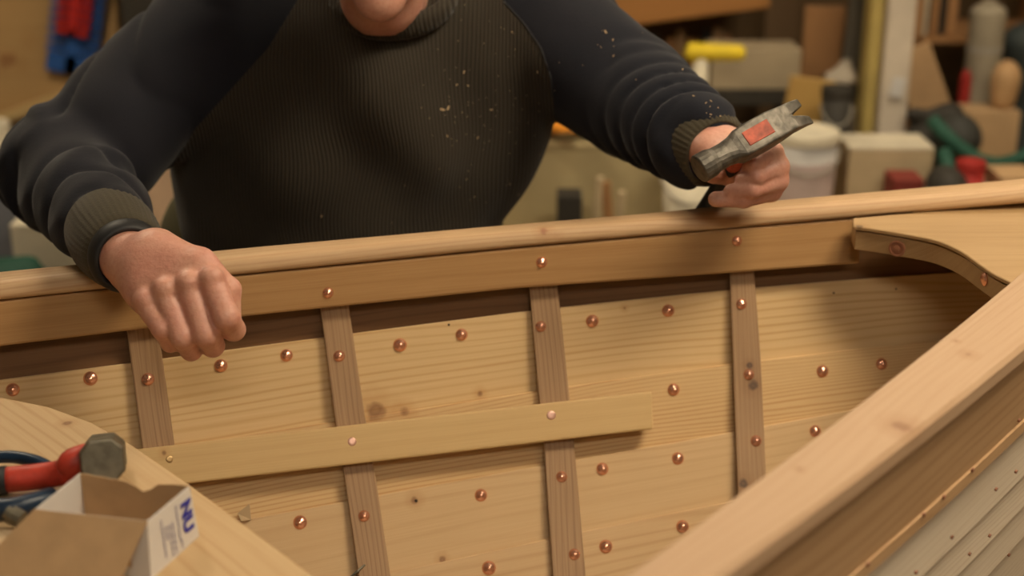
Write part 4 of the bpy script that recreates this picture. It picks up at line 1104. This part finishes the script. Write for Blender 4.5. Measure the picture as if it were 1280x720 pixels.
# -- right background
shz = W(1200, 136, 4.35).z
r = root('wall_shelf', (W(1220, 0, 4.5).x, 4.6, PZ), 'brown shelf unit at the back right full of blurred stores', 'shelf')
for x in (1128, 1300):
    MB().box((W(x, 60, 4.6).x, 4.62, (PZ + 1.5) / 2), (.03, .34, 1.5 - PZ)).build('upright', K_brn, r)
xl, xr_ = W(1128, 60, 4.6).x, W(1300, 60, 4.6).x
for z in (PZ + .06, W(1200, 50, 4.45).z, 1.05): MB().box(((xl + xr_) / 2, 4.62, z), (xr_ - xl, .34, .02)).build('shelf_board', K_brn, r)
zs = W(1200, 50, 4.45).z + .011
carton_bg('file_box', 'pale narrow box on the shelf right of the post', 'box', 1135, -50, 1168, 42, 4.46, .2, C('pale_card', (.42, .36, .26)), base=zs)
for i, (x0, x1, m_, l_) in enumerate(((1172, 1182, K_brn, 'brown'), (1184, 1190, K_drk, 'black'), (1193, 1206, K_brn, 'wide brown'))):
    plank_bg('wood_block', '%s block upright on the shelf beside the pale narrow box' % l_, 'block', x0, -60, x1, 40, 4.47, .12, m_, base=zs, group='blocks on the shelf')
c = W(1232, 48, 4.2); rr = .052
r = root('metal_canister', (c.x, 4.2, PZ), 'tall pale grey canister at the right among dark stores', 'canister')
MB().lathe((c.x, 4.2, 0), [(rr, PZ + .001), (rr, W(0, 14, 4.2).z), (rr * .8, W(0, 8, 4.2).z), (rr * .4, W(0, 5, 4.2).z), (rr * .4, W(0, 0, 4.2).z), (.001, W(0, 0, 4.2).z)], 28).build('cylinder', C('canister_grey', (.30, .26, .19)), r, smooth=False)
MB().lathe((c.x, 4.2, 0), [(rr * 1.02, W(0, 60, 4.2).z - .01), (rr * 1.03, W(0, 60, 4.2).z), (rr * 1.02, W(0, 60, 4.2).z + .01)], 28).build('band', K_gry, r)
plank_bg('plywood_board', 'tan board slanting behind the dark bags right of the post', 'panel', 1150, 55, 1200, 170, 4.1, .02, K_tan, roll=-24, base=PZ)
plank_bg('plywood_board', 'brown board close against the right side of the post', 'panel', 1128, 40, 1150, 160, 4.25, .02, K_brn, roll=-8, base=PZ)
r = root('spray_can', (W(1205, 120, 4.15).x, 4.15, PZ), 'thin red can beside the slanting tan board', 'can'); x = W(1205, 120, 4.15).x
MB().lathe((x, 4.15, 0), [(.017, PZ + .001), (.017, W(0, 96, 4.15).z), (.012, W(0, 92, 4.15).z), (.007, W(0, 88, 4.15).z), (.001, W(0, 87, 4.15).z)], 16).build('body', K_red, r)
MB().box(W(1122, 109, 3.94), (.036, .003, .055), Matrix.Rotation(.15, 3, 'Y')).build('paper_tag', C('white_paper', (.62, .60, .58)), post, label='small white paper tag on the post')
blob('bin_bag', 'black bag heap right of the post', 'bag', 1164, 168, 3.92, (.065, .08, .07), K_drk, amp=.016, fq=45)
blob('bin_bag', 'smaller dark bag between the black heap and the tan box', 'bag', 1190, 170, 3.76, (.05, .06, .06), C('dark_grey_bag', (.03, .03, .026)), amp=.01)
blob('bin_bag', 'dark bag at the right edge above the tan box', 'bag', 1292, 70, 4.3, (.09, .10, .12), C('dark_teal_bag', (.03, .04, .04)), amp=.01)
blob('wood_burl', 'rounded orange tan wood piece near the right edge', 'wood', 1256, 100, 4.052, (.035, .04, .05), C('orange_tan_wood', (.44, .27, .13)), amp=.004, base=ext(1208, 143, 1276, 240, 4.0)[3] + .009)
carton_bg('cardboard_carton', 'tan carton right of the dark bags with hose in front', 'box', 1208, 143, 1276, 240, 4.0, .11, C('warm_card', (.42, .28, .15)), base=PZ)
hz = [W(1165, 150, 3.66), W(1185, 172, 3.62), W(1210, 192, 3.6), W(1240, 205, 3.58), W(1275, 198, 3.6), W(1310, 180, 3.62), W(1330, 215, 3.6), W(1290, 235, 3.5), W(1230, 232, 3.45), W(1190, 215, 3.45), W(1180, 190, 3.5)]
for p in hz: p.z = max(p.z, PZ + .03)
o = MB().tube(smoothpath(hz, 6), .019, 10).build('garden_hose', K_grn, smooth=True); o['label'] = 'thick dark green hose looping in front of the tan carton'; o['category'] = 'hose'
blob('bin_bag', 'low black bag under the green hose', 'bag', 1185, 240, 3.36, (.05, .05, .05), K_drk, amp=.01)
bucket('paint_can', 'small red can low at the right behind the rail', 1202, 1238, 205, 3.34, K_red, K_red, cat='can')
carton_bg('low_box', 'pale low case at the right behind the rail', 'case', 1252, 226, 1300, 260, 3.3, .12, K_tan, base=PZ)

bucket('dark_tin', 'dark tin standing on the platform right of the slanting tan board', 1212, 1240, 100, 4.42, K_drk, K_drk, cat='can')
bucket('brown_jar', 'brown jar with grey lid behind the black bag heap', 1160, 1186, 118, 4.28, C('jar_brown', (.10, .05, .02)), K_gry, cat='jar')
carton_bg('small_crate', 'small dark slatted crate between the amber panel and the post', 'crate', 1046, 140, 1072, 240, 3.86, .07, C('crate_dark', (.09, .07, .045)), base=PZ)
# ================================================================== LIGHT
def lamp(name, loc, size, power, colr, lab):
    r = root(name, (loc[0], loc[1], 2.70), lab, 'ceiling light')
    MB().box((loc[0], loc[1], 2.672), (size[0] + .08, size[1] + .08, .05)).build('housing', K_gry, r, bevel=.005)
    m, nt, b = mat_new('lamp_glow'); b.inputs['Emission Color'].default_value = (*colr, 1); b.inputs['Emission Strength'].default_value = power / (size[0] * size[1]) / PI
    b.inputs['Base Color'].default_value = (.8, .8, .8, 1)
    MB().box((loc[0], loc[1], 2.641), (size[0], size[1], .01)).build('diffuser', m, r)
WARM = (1., .835, .60)
lamp('ceiling_light', (1.15, 1.1), (1.0, .4), 50, WARM, 'long ceiling light over the bow end of the boat')
lamp('ceiling_light', (.35, -.75), (1.2, .4), 27, (1., .88, .72), 'ceiling light behind the camera over the near side')
lamp('ceiling_light', (-1.3, 2.9), (.3, .9), 30, WARM, 'ceiling light behind the person to the left')
lamp('ceiling_light', (1.2, 3.1), (.9, .3), 29, WARM, 'ceiling light over the storage platform')
w = bpy.data.worlds.new('world'); scn.world = w; w.use_nodes = True
w.node_tree.nodes['Background'].inputs[0].default_value = (.9, .8, .65, 1); w.node_tree.nodes['Background'].inputs[1].default_value = .02
scn.view_settings.view_transform = 'Standard'; scn.view_settings.look = 'None'; scn.view_settings.exposure = -.07; scn.view_settings.gamma = 1
